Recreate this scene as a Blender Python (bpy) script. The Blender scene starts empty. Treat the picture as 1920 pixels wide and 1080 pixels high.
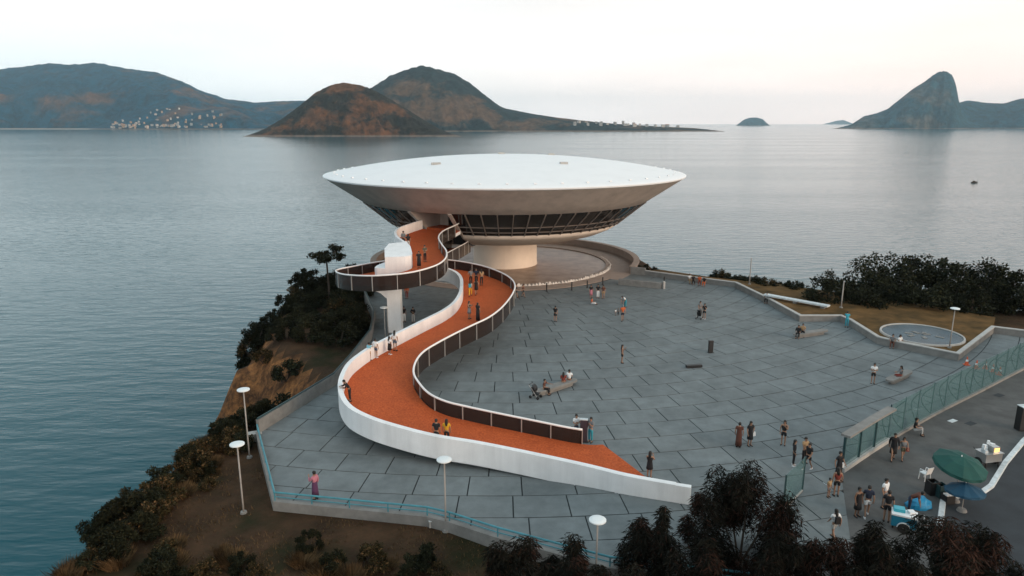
import bpy, bmesh, math, random
import numpy as np
from mathutils import Vector, Matrix, noise as mnoise
from mathutils.geometry import tessellate_polygon

# ------------------------------------------------------------------ camera, sky, sun, exposure
SC = bpy.context.scene
COL = SC.collection
R = math.radians
F_PX, H_CAM, Y_HOR = 1320.0, 20.0, 230.0        # focal length in px of the 1920 wide photo, camera height above the plaza
PITCH = math.atan2(540 - Y_HOR, F_PX)
cam_d = bpy.data.cameras.new('camera')
cam_d.sensor_width = 36.0
cam_d.lens = 36.0 * F_PX / 1920.0
cam_d.clip_start, cam_d.clip_end = 0.5, 60000
cam = bpy.data.objects.new('camera', cam_d); COL.objects.link(cam)
cam.location = (0, 0, H_CAM)
cam.rotation_euler = (math.pi / 2 - PITCH, 0, 0)
SC.camera = cam

SUN_EL, SUN_AZ = R(13), R(128)                   # low sun behind the camera's right shoulder
world = bpy.data.worlds.new('World'); SC.world = world
world.use_nodes = True
wt = world.node_tree; wt.nodes.clear()
def wn(t, **k):
    n = wt.nodes.new(t)
    for a, b in k.items(): setattr(n, a, b)
    return n
w_out = wn('ShaderNodeOutputWorld'); w_bg = wn('ShaderNodeBackground')
w_sky = wn('ShaderNodeTexSky', sky_type='NISHITA', sun_disc=False, sun_elevation=SUN_EL, sun_rotation=SUN_AZ,
           air_density=1.4, dust_density=2.5, ozone_density=1.5)
w_tc = wn('ShaderNodeTexCoord'); w_sep = wn('ShaderNodeSeparateXYZ')
wt.links.new(w_tc.outputs['Generated'], w_sep.inputs[0])
# thin high cloud veil: cool white overhead, a little pink towards the western (right hand) horizon
w_az = wn('ShaderNodeMapRange'); w_az.inputs[1].default_value = -0.5; w_az.inputs[2].default_value = 0.5
wt.links.new(w_sep.outputs['X'], w_az.inputs[0])
w_lo = wn('ShaderNodeMapRange'); w_lo.inputs[1].default_value = 0.0; w_lo.inputs[2].default_value = 0.35
w_lo.inputs[3].default_value = 1.0; w_lo.inputs[4].default_value = 0.25
wt.links.new(w_sep.outputs['Z'], w_lo.inputs[0])
w_m = wn('ShaderNodeMath', operation='MULTIPLY')
wt.links.new(w_az.outputs[0], w_m.inputs[0]); wt.links.new(w_lo.outputs[0], w_m.inputs[1])
w_veil = wn('ShaderNodeMix', data_type='RGBA')
w_veil.inputs[6].default_value = (7.25, 7.85, 8.1, 1); w_veil.inputs[7].default_value = (9.7, 7.75, 6.95, 1)
wt.links.new(w_m.outputs[0], w_veil.inputs[0])
# the veil thins overhead and lets the blue of the evening sky through
w_up = wn('ShaderNodeMapRange'); w_up.inputs[1].default_value = 0.16; w_up.inputs[2].default_value = 0.85; wt.links.new(w_sep.outputs['Z'], w_up.inputs[0])
w_v2 = wn('ShaderNodeMix', data_type='RGBA'); w_v2.inputs[7].default_value = (6.6, 7.9, 8.3, 1)
wt.links.new(w_up.outputs[0], w_v2.inputs[0]); wt.links.new(w_veil.outputs[2], w_v2.inputs[6])
# soft streaky structure of the veil
w_map = wn('ShaderNodeMapping'); w_map.inputs['Scale'].default_value = (2.0, 2.0, 14.0)
w_ns = wn('ShaderNodeTexNoise'); w_ns.inputs['Scale'].default_value = 1.3; w_ns.inputs['Detail'].default_value = 5
wt.links.new(w_tc.outputs['Generated'], w_map.inputs[0]); wt.links.new(w_map.outputs[0], w_ns.inputs['Vector'])
w_nr = wn('ShaderNodeMapRange'); w_nr.inputs[1].default_value = 0.3; w_nr.inputs[2].default_value = 0.7
w_nr.inputs[3].default_value = 0.91; w_nr.inputs[4].default_value = 1.06
wt.links.new(w_ns.outputs['Fac'], w_nr.inputs[0])
# dusk: the veil is brighter towards the horizon all round
w_ab = wn('ShaderNodeMath', operation='ABSOLUTE'); wt.links.new(w_sep.outputs['Z'], w_ab.inputs[0])
w_1z = wn('ShaderNodeMath', operation='SUBTRACT'); w_1z.inputs[0].default_value = 1.0; wt.links.new(w_ab.outputs[0], w_1z.inputs[1])
w_pw = wn('ShaderNodeMath', operation='POWER'); w_pw.inputs[1].default_value = 3.0; wt.links.new(w_1z.outputs[0], w_pw.inputs[0])
w_gr = wn('ShaderNodeMath', operation='MULTIPLY_ADD'); w_gr.inputs[1].default_value = 0.56; w_gr.inputs[2].default_value = 0.86; wt.links.new(w_pw.outputs[0], w_gr.inputs[0])
w_gm = wn('ShaderNodeMath', operation='MULTIPLY'); wt.links.new(w_gr.outputs[0], w_gm.inputs[0]); wt.links.new(w_nr.outputs[0], w_gm.inputs[1])
w_mul = wn('ShaderNodeVectorMath', operation='SCALE')
wt.links.new(w_v2.outputs[2], w_mul.inputs[0]); wt.links.new(w_gm.outputs[0], w_mul.inputs['Scale'])
w_mix = wn('ShaderNodeMix', data_type='RGBA'); w_mix.inputs[0].default_value = 0.85
wt.links.new(w_sky.outputs[0], w_mix.inputs[6]); wt.links.new(w_mul.outputs[0], w_mix.inputs[7])
wt.links.new(w_mix.outputs[2], w_bg.inputs[0]); w_bg.inputs[1].default_value = 0.1
wt.links.new(w_bg.outputs[0], w_out.inputs[0])

sun_d = bpy.data.lights.new('sun', 'SUN'); sun_d.energy = 1.5; sun_d.angle = R(25); sun_d.color = (1.0, 0.74, 0.54)
sun = bpy.data.objects.new('sun', sun_d); COL.objects.link(sun)
_s = Vector((math.sin(SUN_AZ) * math.cos(SUN_EL), math.cos(SUN_AZ) * math.cos(SUN_EL), math.sin(SUN_EL)))
sun.rotation_euler = _s.to_track_quat('Z', 'Y').to_euler(); sun.location = (60, -60, 80)

SC.view_settings.view_transform = 'Standard'; SC.view_settings.look = 'None'
SC.view_settings.exposure = 0.46; SC.view_settings.gamma = 1.0; SC.view_settings.use_curve_mapping = False
SC.render.engine = 'CYCLES'
SC.cycles.use_denoising = True
SC.cycles.max_bounces = 6; SC.cycles.diffuse_bounces = 3; SC.cycles.glossy_bounces = 3
SC.cycles.transmission_bounces = 4; SC.cycles.transparent_max_bounces = 10; SC.cycles.volume_bounces = 2
SC.cycles.caustics_reflective = False; SC.cycles.caustics_refractive = False

# ------------------------------------------------------------------ helpers
SEA = -16.0
random.seed(7); RNG = np.random.default_rng(7)
CP, SP = math.cos(PITCH), math.sin(PITCH)
def at(x, y, z=0.0):
    """photo pixel -> point on the horizontal plane z"""
    a, b = x - 960.0, 540.0 - y
    d = Vector((a, F_PX * CP + b * SP, -F_PX * SP + b * CP))
    t = (z - H_CAM) / d.z
    return Vector((d.x * t, d.y * t, z))
def at_d(x, y, Y):
    """photo pixel -> point at distance Y along the view (world y)"""
    a, b = x - 960.0, 540.0 - y
    d = Vector((a, F_PX * CP + b * SP, -F_PX * SP + b * CP))
    return Vector((d.x, d.y, d.z)) * (Y / d.y) + Vector((0, 0, H_CAM))

def tag(o, label=None, cat=None, group=None, kind=None):
    if label: o['label'] = label
    if cat: o['category'] = cat
    if group: o['group'] = group
    if kind: o['kind'] = kind
    return o
def link(name, me, parent=None, mat=None):
    o = bpy.data.objects.new(name, me); COL.objects.link(o)
    if parent is not None: o.parent = parent
    if mat is not None and me is not None and not me.materials: me.materials.append(mat)
    return o
def empty(name, loc=(0, 0, 0), rz=0.0):
    o = bpy.data.objects.new(name, None); COL.objects.link(o)
    o.location = loc; o.rotation_euler = (0, 0, rz); o.empty_display_size = 0.2
    return o
def copy_tree(o, parent=None):
    c = o.copy(); COL.objects.link(c)
    if parent is not None: c.parent = parent
    for ch in list(o.children): copy_tree(ch, c)
    return c

class MB:
    def __init__(s): s.v = []; s.f = []; s.m = []; s.cur = 0
    def add(s, vs, fs):
        b = len(s.v); s.v += [tuple(p) for p in vs]
        s.f += [tuple(i + b for i in f) for f in fs]; s.m += [s.cur] * len(fs); return s
    def box(s, c, d, rz=0.0, taper=1.0):
        cx, cy, cz = c; dx, dy, dz = d[0] / 2, d[1] / 2, d[2] / 2
        co, si = math.cos(rz), math.sin(rz); vs = []
        for k, (sx, sy, sz) in enumerate([(-1,-1,-1),(1,-1,-1),(1,1,-1),(-1,1,-1),(-1,-1,1),(1,-1,1),(1,1,1),(-1,1,1)]):
            t = taper if sz > 0 else 1.0
            x, y = sx * dx * t, sy * dy * t
            vs.append((cx + x * co - y * si, cy + x * si + y * co, cz + sz * dz))
        return s.add(vs, [(0,3,2,1),(4,5,6,7),(0,1,5,4),(1,2,6,5),(2,3,7,6),(3,0,4,7)])
    def prism(s, poly, z0, z1):
        n = len(poly)
        vs = [(p[0], p[1], z0) for p in poly] + [(p[0], p[1], z1) for p in poly]
        a = sum(poly[i][0] * poly[(i+1) % n][1] - poly[(i+1) % n][0] * poly[i][1] for i in range(n))
        fs = [tuple(range(n - 1, -1, -1)), tuple(range(n, 2 * n))] + [(i, (i+1) % n, n + (i+1) % n, n + i) for i in range(n)]
        if a < 0: fs = [f[::-1] for f in fs]
        return s.add(vs, fs)
    def lathe(s, prof, n=16, c=(0, 0, 0), a0=0.0, a1=2 * math.pi, sx=1.0, sy=1.0):
        full = abs(a1 - a0 - 2 * math.pi) < 1e-6; m = n if full else n + 1
        vs = []
        for r, z in prof:
            for i in range(m):
                a = a0 + (a1 - a0) * i / n
                vs.append((c[0] + r * sx * math.cos(a), c[1] + r * sy * math.sin(a), c[2] + z))
        fs = []
        for j in range(len(prof) - 1):
            for i in range(n):
                k = (i + 1) % m
                fs.append((j*m+i, j*m+k, (j+1)*m+k, (j+1)*m+i))
        return s.add(vs, fs)
    def tube(s, pts, r, n=8, cap=True):
        pts = [Vector(p) for p in pts]; rs = r if isinstance(r, (list, tuple)) else [r] * len(pts)
        vs = []; fs = []; up = Vector((0, 0, 1))
        for i, p in enumerate(pts):
            d = (pts[min(i+1, len(pts)-1)] - pts[max(i-1, 0)])
            if d.length < 1e-9: d = Vector((0, 0, 1))
            d.normalize()
            u = d.cross(up)
            if u.length < 0.05: u = d.cross(Vector((1, 0, 0)))
            u.normalize(); w = u.cross(d)
            for k in range(n):
                a = 2 * math.pi * k / n
                vs.append(p + (u * math.cos(a) + w * math.sin(a)) * rs[i])
        for i in range(len(pts) - 1):
            for k in range(n):
                q = (k + 1) % n
                fs.append((i*n+k, i*n+q, (i+1)*n+q, (i+1)*n+k))
        if cap:
            fs.append(tuple(range(n))); e = (len(pts) - 1) * n
            fs.append(tuple(e + k for k in range(n - 1, -1, -1)))
        return s.add(vs, fs)
    def strip(s, secs, closed_sec=True, cap=True):
        """loft a list of equal-length sections"""
        n = len(secs[0]); vs = [p for sec in secs for p in sec]; fs = []
        for i in range(len(secs) - 1):
            for k in range(n if closed_sec else n - 1):
                q = (k + 1) % n
                fs.append((i*n+k, i*n+q, (i+1)*n+q, (i+1)*n+k))
        if cap and closed_sec:
            fs.append(tuple(range(n - 1, -1, -1))); e = (len(secs) - 1) * n
            fs.append(tuple(e + k for k in range(n)))
        return s.add(vs, fs)
    def mesh(s, name, mats=None, smooth=False, fix=True):
        me = bpy.data.meshes.new(name); me.from_pydata(s.v, [], s.f)
        if mats is not None:
            for m in (mats if isinstance(mats, (list, tuple)) else [mats]): me.materials.append(m)
        if max(s.m, default=0) > 0: me.polygons.foreach_set('material_index', s.m)
        if fix:
            bm = bmesh.new(); bm.from_mesh(me); bmesh.ops.recalc_face_normals(bm, faces=bm.faces); bm.to_mesh(me); bm.free()
        if smooth: me.shade_smooth()
        me.update(); return me
    def build(s, name, mats=None, parent=None, smooth=False, fix=True):
        return link(name, s.mesh(name, mats, smooth, fix), parent)

def smooth_by_angle(o, ang=35):
    me = o.data; me.shade_smooth()
    try: me.set_sharp_from_angle(angle=R(ang))
    except Exception: pass

def catmull(pts, n):
    """resample control points, n steps per span"""
    P = [Vector(p) for p in pts]; out = []
    for i in range(len(P) - 1):
        p0, p1, p2, p3 = P[max(i-1, 0)], P[i], P[i+1], P[min(i+2, len(P)-1)]
        for k in range(n):
            t = k / n; t2 = t*t; t3 = t2*t
            out.append(0.5 * ((2*p1) + (p2-p0)*t + (2*p0-5*p1+4*p2-p3)*t2 + (3*p1-p0-3*p2+p3)*t3))
    out.append(P[-1]); return out

# ------------------------------------------------------------------ materials
MATS = {}
def mat(name, col, rough=0.7, var=0.0, vscale=3.0, bump=0.0, bscale=20.0, metal=0.0, spec=0.5, col2=None, rnd=0.0, detail=6.0, emit=None, alpha=1.0, trans=0.0, stain=None):
    """procedural principled material: colour broken by two scales of noise, per-object random value, fine bump"""
    if name in MATS: return MATS[name]
    m = bpy.data.materials.new(name); m.use_nodes = True
    t = m.node_tree; b = t.nodes['Principled BSDF']
    b.inputs['Roughness'].default_value = rough; b.inputs['Metallic'].default_value = metal
    b.inputs['Specular IOR Level'].default_value = spec
    b.inputs['Base Color'].default_value = (*col, 1)
    if alpha < 1: b.inputs['Alpha'].default_value = alpha
    if trans: b.inputs['Transmission Weight'].default_value = trans
    if emit: b.inputs['Emission Color'].default_value = (*emit[0], 1); b.inputs['Emission Strength'].default_value = emit[1]
    tc = t.nodes.new('ShaderNodeTexCoord')
    sock = None
    geo = t.nodes.new('ShaderNodeNewGeometry')
    if var > 0 or col2 is not None:
        n = t.nodes.new('ShaderNodeTexNoise'); n.inputs['Scale'].default_value = vscale; n.inputs['Detail'].default_value = detail
        n.inputs['Roughness'].default_value = 0.6
        t.links.new(geo.outputs['Position'], n.inputs['Vector'])
        mr = t.nodes.new('ShaderNodeMapRange'); mr.inputs[1].default_value = 0.32; mr.inputs[2].default_value = 0.68
        t.links.new(n.outputs['Fac'], mr.inputs[0])
        mx = t.nodes.new('ShaderNodeMix'); mx.data_type = 'RGBA'
        lo = tuple(c * (1 - var) for c in col); hi = tuple(min(1, c * (1 + var)) for c in (col2 or col))
        mx.inputs[6].default_value = (*lo, 1); mx.inputs[7].default_value = (*hi, 1)
        t.links.new(mr.outputs[0], mx.inputs[0]); sock = mx.outputs[2]
    if stain is not None:            # weathering: (scale, strength, axis stretch)
        ms_ = t.nodes.new('ShaderNodeMapping'); ms_.inputs['Scale'].default_value = stain[2]; t.links.new(geo.outputs['Position'], ms_.inputs[0])
        ns_ = t.nodes.new('ShaderNodeTexNoise'); ns_.inputs['Scale'].default_value = stain[0]; ns_.inputs['Detail'].default_value = 8; ns_.inputs['Roughness'].default_value = 0.65
        t.links.new(ms_.outputs[0], ns_.inputs['Vector'])
        rs_ = t.nodes.new('ShaderNodeMapRange'); rs_.inputs[1].default_value = 0.42; rs_.inputs[2].default_value = 0.72; rs_.inputs[3].default_value = 1.0; rs_.inputs[4].default_value = 1.0 - stain[1]
        t.links.new(ns_.outputs['Fac'], rs_.inputs[0]); vs_ = t.nodes.new('ShaderNodeVectorMath'); vs_.operation = 'SCALE'
        if sock is None: vs_.inputs[0].default_value = col
        else: t.links.new(sock, vs_.inputs[0])
        t.links.new(rs_.outputs[0], vs_.inputs['Scale']); sock = vs_.outputs[0]
    if rnd > 0:
        oi = t.nodes.new('ShaderNodeObjectInfo'); r2 = t.nodes.new('ShaderNodeMapRange')
        r2.inputs[3].default_value = 1 - rnd; r2.inputs[4].default_value = 1 + rnd
        t.links.new(oi.outputs['Random'], r2.inputs[0])
        sc = t.nodes.new('ShaderNodeVectorMath'); sc.operation = 'SCALE'
        if sock is None: sc.inputs[0].default_value = col
        else: t.links.new(sock, sc.inputs[0])
        t.links.new(r2.outputs[0], sc.inputs['Scale']); sock = sc.outputs[0]
    if sock is not None: t.links.new(sock, b.inputs['Base Color'])
    if bump > 0:
        n2 = t.nodes.new('ShaderNodeTexNoise'); n2.inputs['Scale'].default_value = bscale; n2.inputs['Detail'].default_value = 4
        t.links.new(geo.outputs['Position'], n2.inputs['Vector'])
        bp = t.nodes.new('ShaderNodeBump'); bp.inputs['Strength'].default_value = bump; bp.inputs['Distance'].default_value = 0.02
        t.links.new(n2.outputs['Fac'], bp.inputs['Height']); t.links.new(bp.outputs[0], b.inputs['Normal'])
    MATS[name] = m; return m

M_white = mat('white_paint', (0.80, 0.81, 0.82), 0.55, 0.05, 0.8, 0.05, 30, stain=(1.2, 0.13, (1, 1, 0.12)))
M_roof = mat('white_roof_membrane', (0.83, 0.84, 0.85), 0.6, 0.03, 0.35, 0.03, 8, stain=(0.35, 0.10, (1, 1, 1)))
M_shell = mat('shell_white_in_shade', (0.52, 0.44, 0.385), 0.65, 0.07, 0.5, 0.05, 10, stain=(0.8, 0.22, (1, 1, 0.15)))  # white shell with its underside shade put into the colour; streaks are weathering
M_bowl = mat('bowl_white_uplit', (0.60, 0.52, 0.45), 0.65, 0.07, 0.5, 0.05, 10, stain=(0.8, 0.15, (1, 1, 0.15)))  # white bowl, the warm uplight from the pool painted into its colour
M_pillar = mat('pillar_white_uplit', (0.80, 0.69, 0.58), 0.6, 0.06, 0.6, 0.04, 12)  # white pillar, its warm glow painted in as base colour
M_frame = mat('window_frame', (0.20, 0.165, 0.145), 0.5)
M_pane = mat('dark_window_glass', (0.008, 0.009, 0.010), 0.14, spec=0.3)
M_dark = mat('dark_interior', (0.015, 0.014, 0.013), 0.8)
M_red = mat('red_ramp_coating', (0.41, 0.072, 0.020), 0.85, 0.18, 9.0, 0.25, 40, col2=(0.50, 0.108, 0.032), detail=10.0, spec=0.2, stain=(0.45, 0.2, (1, 1, 1)))
M_railw = mat('white_rail_paint', (0.82, 0.80, 0.79), 0.4)
M_post = mat('steel_post', (0.45, 0.43, 0.41), 0.4, metal=0.4)
M_brown_glass = mat('smoked_brown_glass', (0.030, 0.022, 0.019), 0.15, spec=0.35, alpha=0.86)
M_slab = mat('plaza_concrete', (0.168, 0.190, 0.196), 0.85, 0.14, 1.1, 0.25, 25, rnd=0.05, spec=0.3, stain=(0.22, 0.30, (1, 1, 1)))
M_joint = mat('plaza_joint', (0.018, 0.022, 0.024), 0.95)
M_conc = mat('wall_concrete', (0.21, 0.205, 0.195), 0.9, 0.18, 1.4, 0.2, 18)
M_conc_l = mat('light_concrete', (0.42, 0.41, 0.39), 0.85, 0.12, 1.6, 0.2, 18)
M_pool = mat('pool_floor', (0.26, 0.165, 0.115), 0.42, 0.22, 0.5, 0.1, 8, col2=(0.33, 0.235, 0.175))
M_apron = mat('pool_apron', (0.33, 0.255, 0.21), 0.8, 0.12, 0.9, 0.1, 15)
M_stone = mat('white_stone', (0.62, 0.57, 0.52), 0.8, 0.15, 4.0, rnd=0.15)
M_lawn = mat('dry_lawn', (0.075, 0.052, 0.022), 0.95, 0.35, 0.5, 0.5, 30, col2=(0.125, 0.070, 0.028), spec=0.1)
M_asph = mat('forecourt_paving', (0.092, 0.093, 0.092), 0.9, 0.18, 0.7, 0.25, 30, stain=(0.5, 0.35, (1, 1, 1)))
M_road = mat('road_asphalt', (0.026, 0.032, 0.038), 0.9, 0.2, 0.8, 0.3, 40)
M_kerb = mat('painted_kerb', (0.55, 0.60, 0.62), 0.7, 0.2, 3.0)
M_teal = mat('turquoise_rail_paint', (0.055, 0.23, 0.28), 0.5, 0.2, 2.0)
M_black = mat('black_paint', (0.012, 0.012, 0.013), 0.5)
M_tglass = mat('teal_fence_glass', (0.09, 0.19, 0.20), 0.08, spec=0.5, alpha=0.40)
M_tsteel = mat('dark_teal_steel', (0.012, 0.045, 0.05), 0.5)
M_pole = mat('lamp_pole_paint', (0.28, 0.26, 0.24), 0.6, 0.15, 2.0)
M_lampd = mat('white_lamp_disc', (0.72, 0.76, 0.77), 0.5)
M_water2 = mat('basin_water', (0.02, 0.06, 0.085), 0.25, 0.3, 0.5, spec=0.2)
M_wood = mat('tree_bark', (0.045, 0.033, 0.024), 0.95, 0.3, 6.0, 0.5, 30)
# ------------------------------------------------------------------ the setting
def fbm(x, y, z=0.0, o=4):
    v = 0.0; a = 0.5; f = 1.0
    for _ in range(o):
        v += a * mnoise.noise((x * f, y * f, z * f + 3.1)); a *= 0.5; f *= 2.03
    return v
def grid_mesh(name, X, Y, Z, mats, smooth=True):
    ny, nx = X.shape
    V = np.stack([X.ravel(), Y.ravel(), Z.ravel()], 1).astype(np.float32)
    i = np.arange(ny - 1)[:, None] * nx + np.arange(nx - 1)[None, :]
    Fq = np.stack([i, i + 1, i + nx + 1, i + nx], -1).reshape(-1, 4)
    return quad_mesh(name, V, Fq, mats, smooth)
def quad_mesh(name, V, Fq, mats=None, smooth=False, mi=None):
    me = bpy.data.meshes.new(name)
    me.vertices.add(len(V)); me.vertices.foreach_set('co', np.asarray(V, np.float32).ravel())
    n = len(Fq); me.loops.add(n * 4); me.loops.foreach_set('vertex_index', np.asarray(Fq, np.int32).ravel())
    me.polygons.add(n); me.polygons.foreach_set('loop_start', np.arange(0, n * 4, 4, dtype=np.int32))
    if mats is not None:
        for m in (mats if isinstance(mats, (list, tuple)) else [mats]): me.materials.append(m)
    if mi is not None: me.polygons.foreach_set('material_index', np.asarray(mi, np.int32))
    me.update(calc_edges=True)
    if smooth: me.shade_smooth()
    me.validate(); return me

# sea: one sheet to the horizon
def sea_material():
    m = bpy.data.materials.new('sea_water'); m.use_nodes = True; t = m.node_tree; b = t.nodes['Principled BSDF']
    b.inputs['Base Color'].default_value = (0.0, 0.066, 0.088, 1)
    b.inputs['IOR'].default_value = 1.30; b.inputs['Specular IOR Level'].default_value = 0.5; b.inputs['Specular Tint'].default_value = (0.0, 0.55, 0.65, 1)
    geo = t.nodes.new('ShaderNodeNewGeometry')
    def nz(scale, sx, sy, rot, detail):
        mp = t.nodes.new('ShaderNodeMapping'); mp.inputs['Scale'].default_value = (sx, sy, 1); mp.inputs['Rotation'].default_value = (0, 0, rot)
        n = t.nodes.new('ShaderNodeTexNoise'); n.inputs['Scale'].default_value = scale; n.inputs['Detail'].default_value = detail
        t.links.new(geo.outputs['Position'], mp.inputs[0]); t.links.new(mp.outputs[0], n.inputs['Vector']); return n
    n1 = nz(0.30, 0.5, 1.3, R(14), 3.0); n2 = nz(0.9, 0.4, 1.3, R(-8), 3.0)
    b1 = t.nodes.new('ShaderNodeBump'); b1.inputs['Strength'].default_value = 0.55; b1.inputs['Distance'].default_value = 1.0
    b2 = t.nodes.new('ShaderNodeBump'); b2.inputs['Strength'].default_value = 0.24; b2.inputs['Distance'].default_value = 0.28
    # wind: large slicks where the ripples are weaker
    n3 = nz(0.006, 0.35, 2.2, R(4), 4.0)
    mr = t.nodes.new('ShaderNodeMapRange'); mr.inputs[1].default_value = 0.35; mr.inputs[2].default_value = 0.65
    mr.inputs[3].default_value = 0.65; mr.inputs[4].default_value = 1.0
    t.links.new(n3.outputs['Fac'], mr.inputs[0])
    ms = t.nodes.new('ShaderNodeMath'); ms.operation = 'MULTIPLY'; ms.inputs[1].default_value = 0.30
    t.links.new(mr.outputs[0], ms.inputs[0]); t.links.new(ms.outputs[0], b1.inputs['Strength'])
    t.links.new(n1.outputs['Fac'], b1.inputs['Height']); t.links.new(n2.outputs['Fac'], b2.inputs['Height'])
    t.links.new(b1.outputs[0], b2.inputs['Normal']); t.links.new(b2.outputs[0], b.inputs['Normal'])
    mr2 = t.nodes.new('ShaderNodeMapRange'); mr2.inputs[1].default_value = 0.35; mr2.inputs[2].default_value = 0.65
    mr2.inputs[3].default_value = 0.10; mr2.inputs[4].default_value = 0.15
    t.links.new(n3.outputs['Fac'], mr2.inputs[0]); t.links.new(mr2.outputs[0], b.inputs['Roughness'])
    return m
SX, SY0, SY1 = 15000.0, -1500.0, 17000.0
o = MB().add([(-SX, SY0, SEA), (SX, SY0, SEA), (SX, SY1, SEA), (-SX, SY1, SEA)], [(0, 1, 2, 3)]).build('sea', sea_material())
tag(o, 'calm teal bay water running out to the horizon', 'water', kind='structure')

# haze: closed box of even pale air round everything
hz = MB().box((0, (SY0 + SY1) / 2, 300 + SEA / 2 - 0.5), (2 * SX + 200, SY1 - SY0 + 200, 600 - SEA + 1)).build('haze')
tag(hz, 'thin pale sea haze over the whole bay', 'haze', kind='stuff')
hm = bpy.data.materials.new('haze_air'); hm.use_nodes = True; ht = hm.node_tree; ht.nodes.clear()
ho = ht.nodes.new('ShaderNodeOutputMaterial'); hv = ht.nodes.new('ShaderNodeVolumePrincipled')
hv.inputs['Color'].default_value = (0.72, 0.90, 1.0, 1); hv.inputs['Density'].default_value = 0.000048
hv.inputs['Anisotropy'].default_value = 0.2
ht.links.new(hv.outputs[0], ho.inputs['Volume']); hz.data.materials.append(hm)

# far hills
def hill_material(name, forest, rock, rock_amt, scale):
    m = bpy.data.materials.new(name); m.use_nodes = True; t = m.node_tree; b = t.nodes['Principled BSDF']
    b.inputs['Roughness'].default_value = 0.95; b.inputs['Specular IOR Level'].default_value = 0.1
    geo = t.nodes.new('ShaderNodeNewGeometry')
    mp = t.nodes.new('ShaderNodeMapping'); mp.inputs['Scale'].default_value = (1, 0.6, 1.6); t.links.new(geo.outputs['Position'], mp.inputs[0])
    n = t.nodes.new('ShaderNodeTexNoise'); n.inputs['Scale'].default_value = scale; n.inputs['Detail'].default_value = 7; n.inputs['Roughness'].default_value = 0.62
    t.links.new(mp.outputs[0], n.inputs['Vector'])
    n2 = t.nodes.new('ShaderNodeTexNoise'); n2.inputs['Scale'].default_value = scale * 9; n2.inputs['Detail'].default_value = 6; n2.inputs['Roughness'].default_value = 0.7
    t.links.new(geo.outputs['Position'], n2.inputs['Vector'])
    mr = t.nodes.new('ShaderNodeMapRange'); mr.inputs[1].default_value = 0.62 - rock_amt; mr.inputs[2].default_value = 0.70 - rock_amt
    t.links.new(n.outputs['Fac'], mr.inputs[0])
    f = t.nodes.new('ShaderNodeMix'); f.data_type = 'RGBA'
    f.inputs[6].default_value = (*[c * 0.4 for c in forest], 1); f.inputs[7].default_value = (*[c * 1.5 for c in forest], 1)
    m3 = t.nodes.new('ShaderNodeMapRange'); m3.inputs[1].default_value = 0.35; m3.inputs[2].default_value = 0.65
    t.links.new(n2.outputs['Fac'], m3.inputs[0]); t.links.new(m3.outputs[0], f.inputs[0])
    g = t.nodes.new('ShaderNodeMix'); g.data_type = 'RGBA'
    g.inputs[6].default_value = (*[c * 0.55 for c in rock], 1); g.inputs[7].default_value = (*[c * 1.3 for c in rock], 1)
    t.links.new(m3.outputs[0], g.inputs[0])
    x = t.nodes.new('ShaderNodeMix'); x.data_type = 'RGBA'
    t.links.new(mr.outputs[0], x.inputs[0]); t.links.new(f.outputs[2], x.inputs[6]); t.links.new(g.outputs[2], x.inputs[7])
    # washed pale rock along the waterline
    sp = t.nodes.new('ShaderNodeSeparateXYZ'); t.links.new(geo.outputs['Position'], sp.inputs[0])
    wl = t.nodes.new('ShaderNodeMapRange'); wl.inputs[1].default_value = SEA + 5.5; wl.inputs[2].default_value = SEA + 2.5; t.links.new(sp.outputs['Z'], wl.inputs[0])
    y = t.nodes.new('ShaderNodeMix'); y.data_type = 'RGBA'; y.inputs[7].default_value = (0.22, 0.17, 0.14, 1)
    t.links.new(wl.outputs[0], y.inputs[0]); t.links.new(x.outputs[2], y.inputs[6]); t.links.new(y.outputs[2], b.inputs['Base Color'])
    bp = t.nodes.new('ShaderNodeBump'); bp.inputs['Strength'].default_value = 1.0; bp.inputs['Distance'].default_value = 0.12 / scale
    t.links.new(n2.outputs['Fac'], bp.inputs['Height']); t.links.new(bp.outputs[0], b.inputs['Normal'])
    return m
HILLS = {}
def hill(name, label, sil, Y, depth, material, nx=140, ny=56, rough=0.10, power=1.5, front=1.0, seed=0.0):
    pts = [at_d(x, y, Y) for x, y in sil]
    xs = np.array([p.x for p in pts]); zs = np.array([p.z for p in pts])
    X = np.linspace(xs[0], xs[-1], nx)
    # smooth interpolation of the ridge line
    Hs = np.interp(X, xs, zs)
    k = np.array([0.0, 1, 2, 1, 0]); k /= k.sum()
    Hs = np.convolve(np.pad(Hs, 2, mode='edge'), k, 'valid')
    xc = float(xs[int(np.argmax(zs))]); vv = np.linspace(-1, 1, ny)
    Xg = np.zeros((ny, nx)); Yg = np.zeros((ny, nx)); Zg = np.zeros((ny, nx))
    fs = 7.0 / (xs[-1] - xs[0])
    for i, x in enumerate(X):
        h = Hs[i] - SEA
        spur = 1.0 + 0.35 * fbm(x * fs * 1.4, seed, 1.7, 3)
        for j, v in enumerate(vv):
            d = depth * (front if v < 0 else 1.0) * spur
            y = Y + v * d
            s = max(0.0, 1 - abs(v) ** power)
            gul = fbm(x * fs * 3, y * fs * 3, seed + 5.0, 5) * rough * h * (1 - s * s) * 2.2
            zz = SEA + h * s + gul * (1 if s > 0 else 0) + (fbm(x * fs * 12, y * fs * 12, seed, 4)) * 0.045 * h
            if abs(v) > 0.995: zz = SEA - 6
            Xg[j, i] = x + (y - Y) * xc / Y; Yg[j, i] = y; Zg[j, i] = max(zz, SEA - 6)
    o = link(name, grid_mesh(name, Xg, Yg, Zg, material)); tag(o, label, 'hill', kind='structure')
    HILLS[name] = (Xg, Yg, Zg); return o
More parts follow.
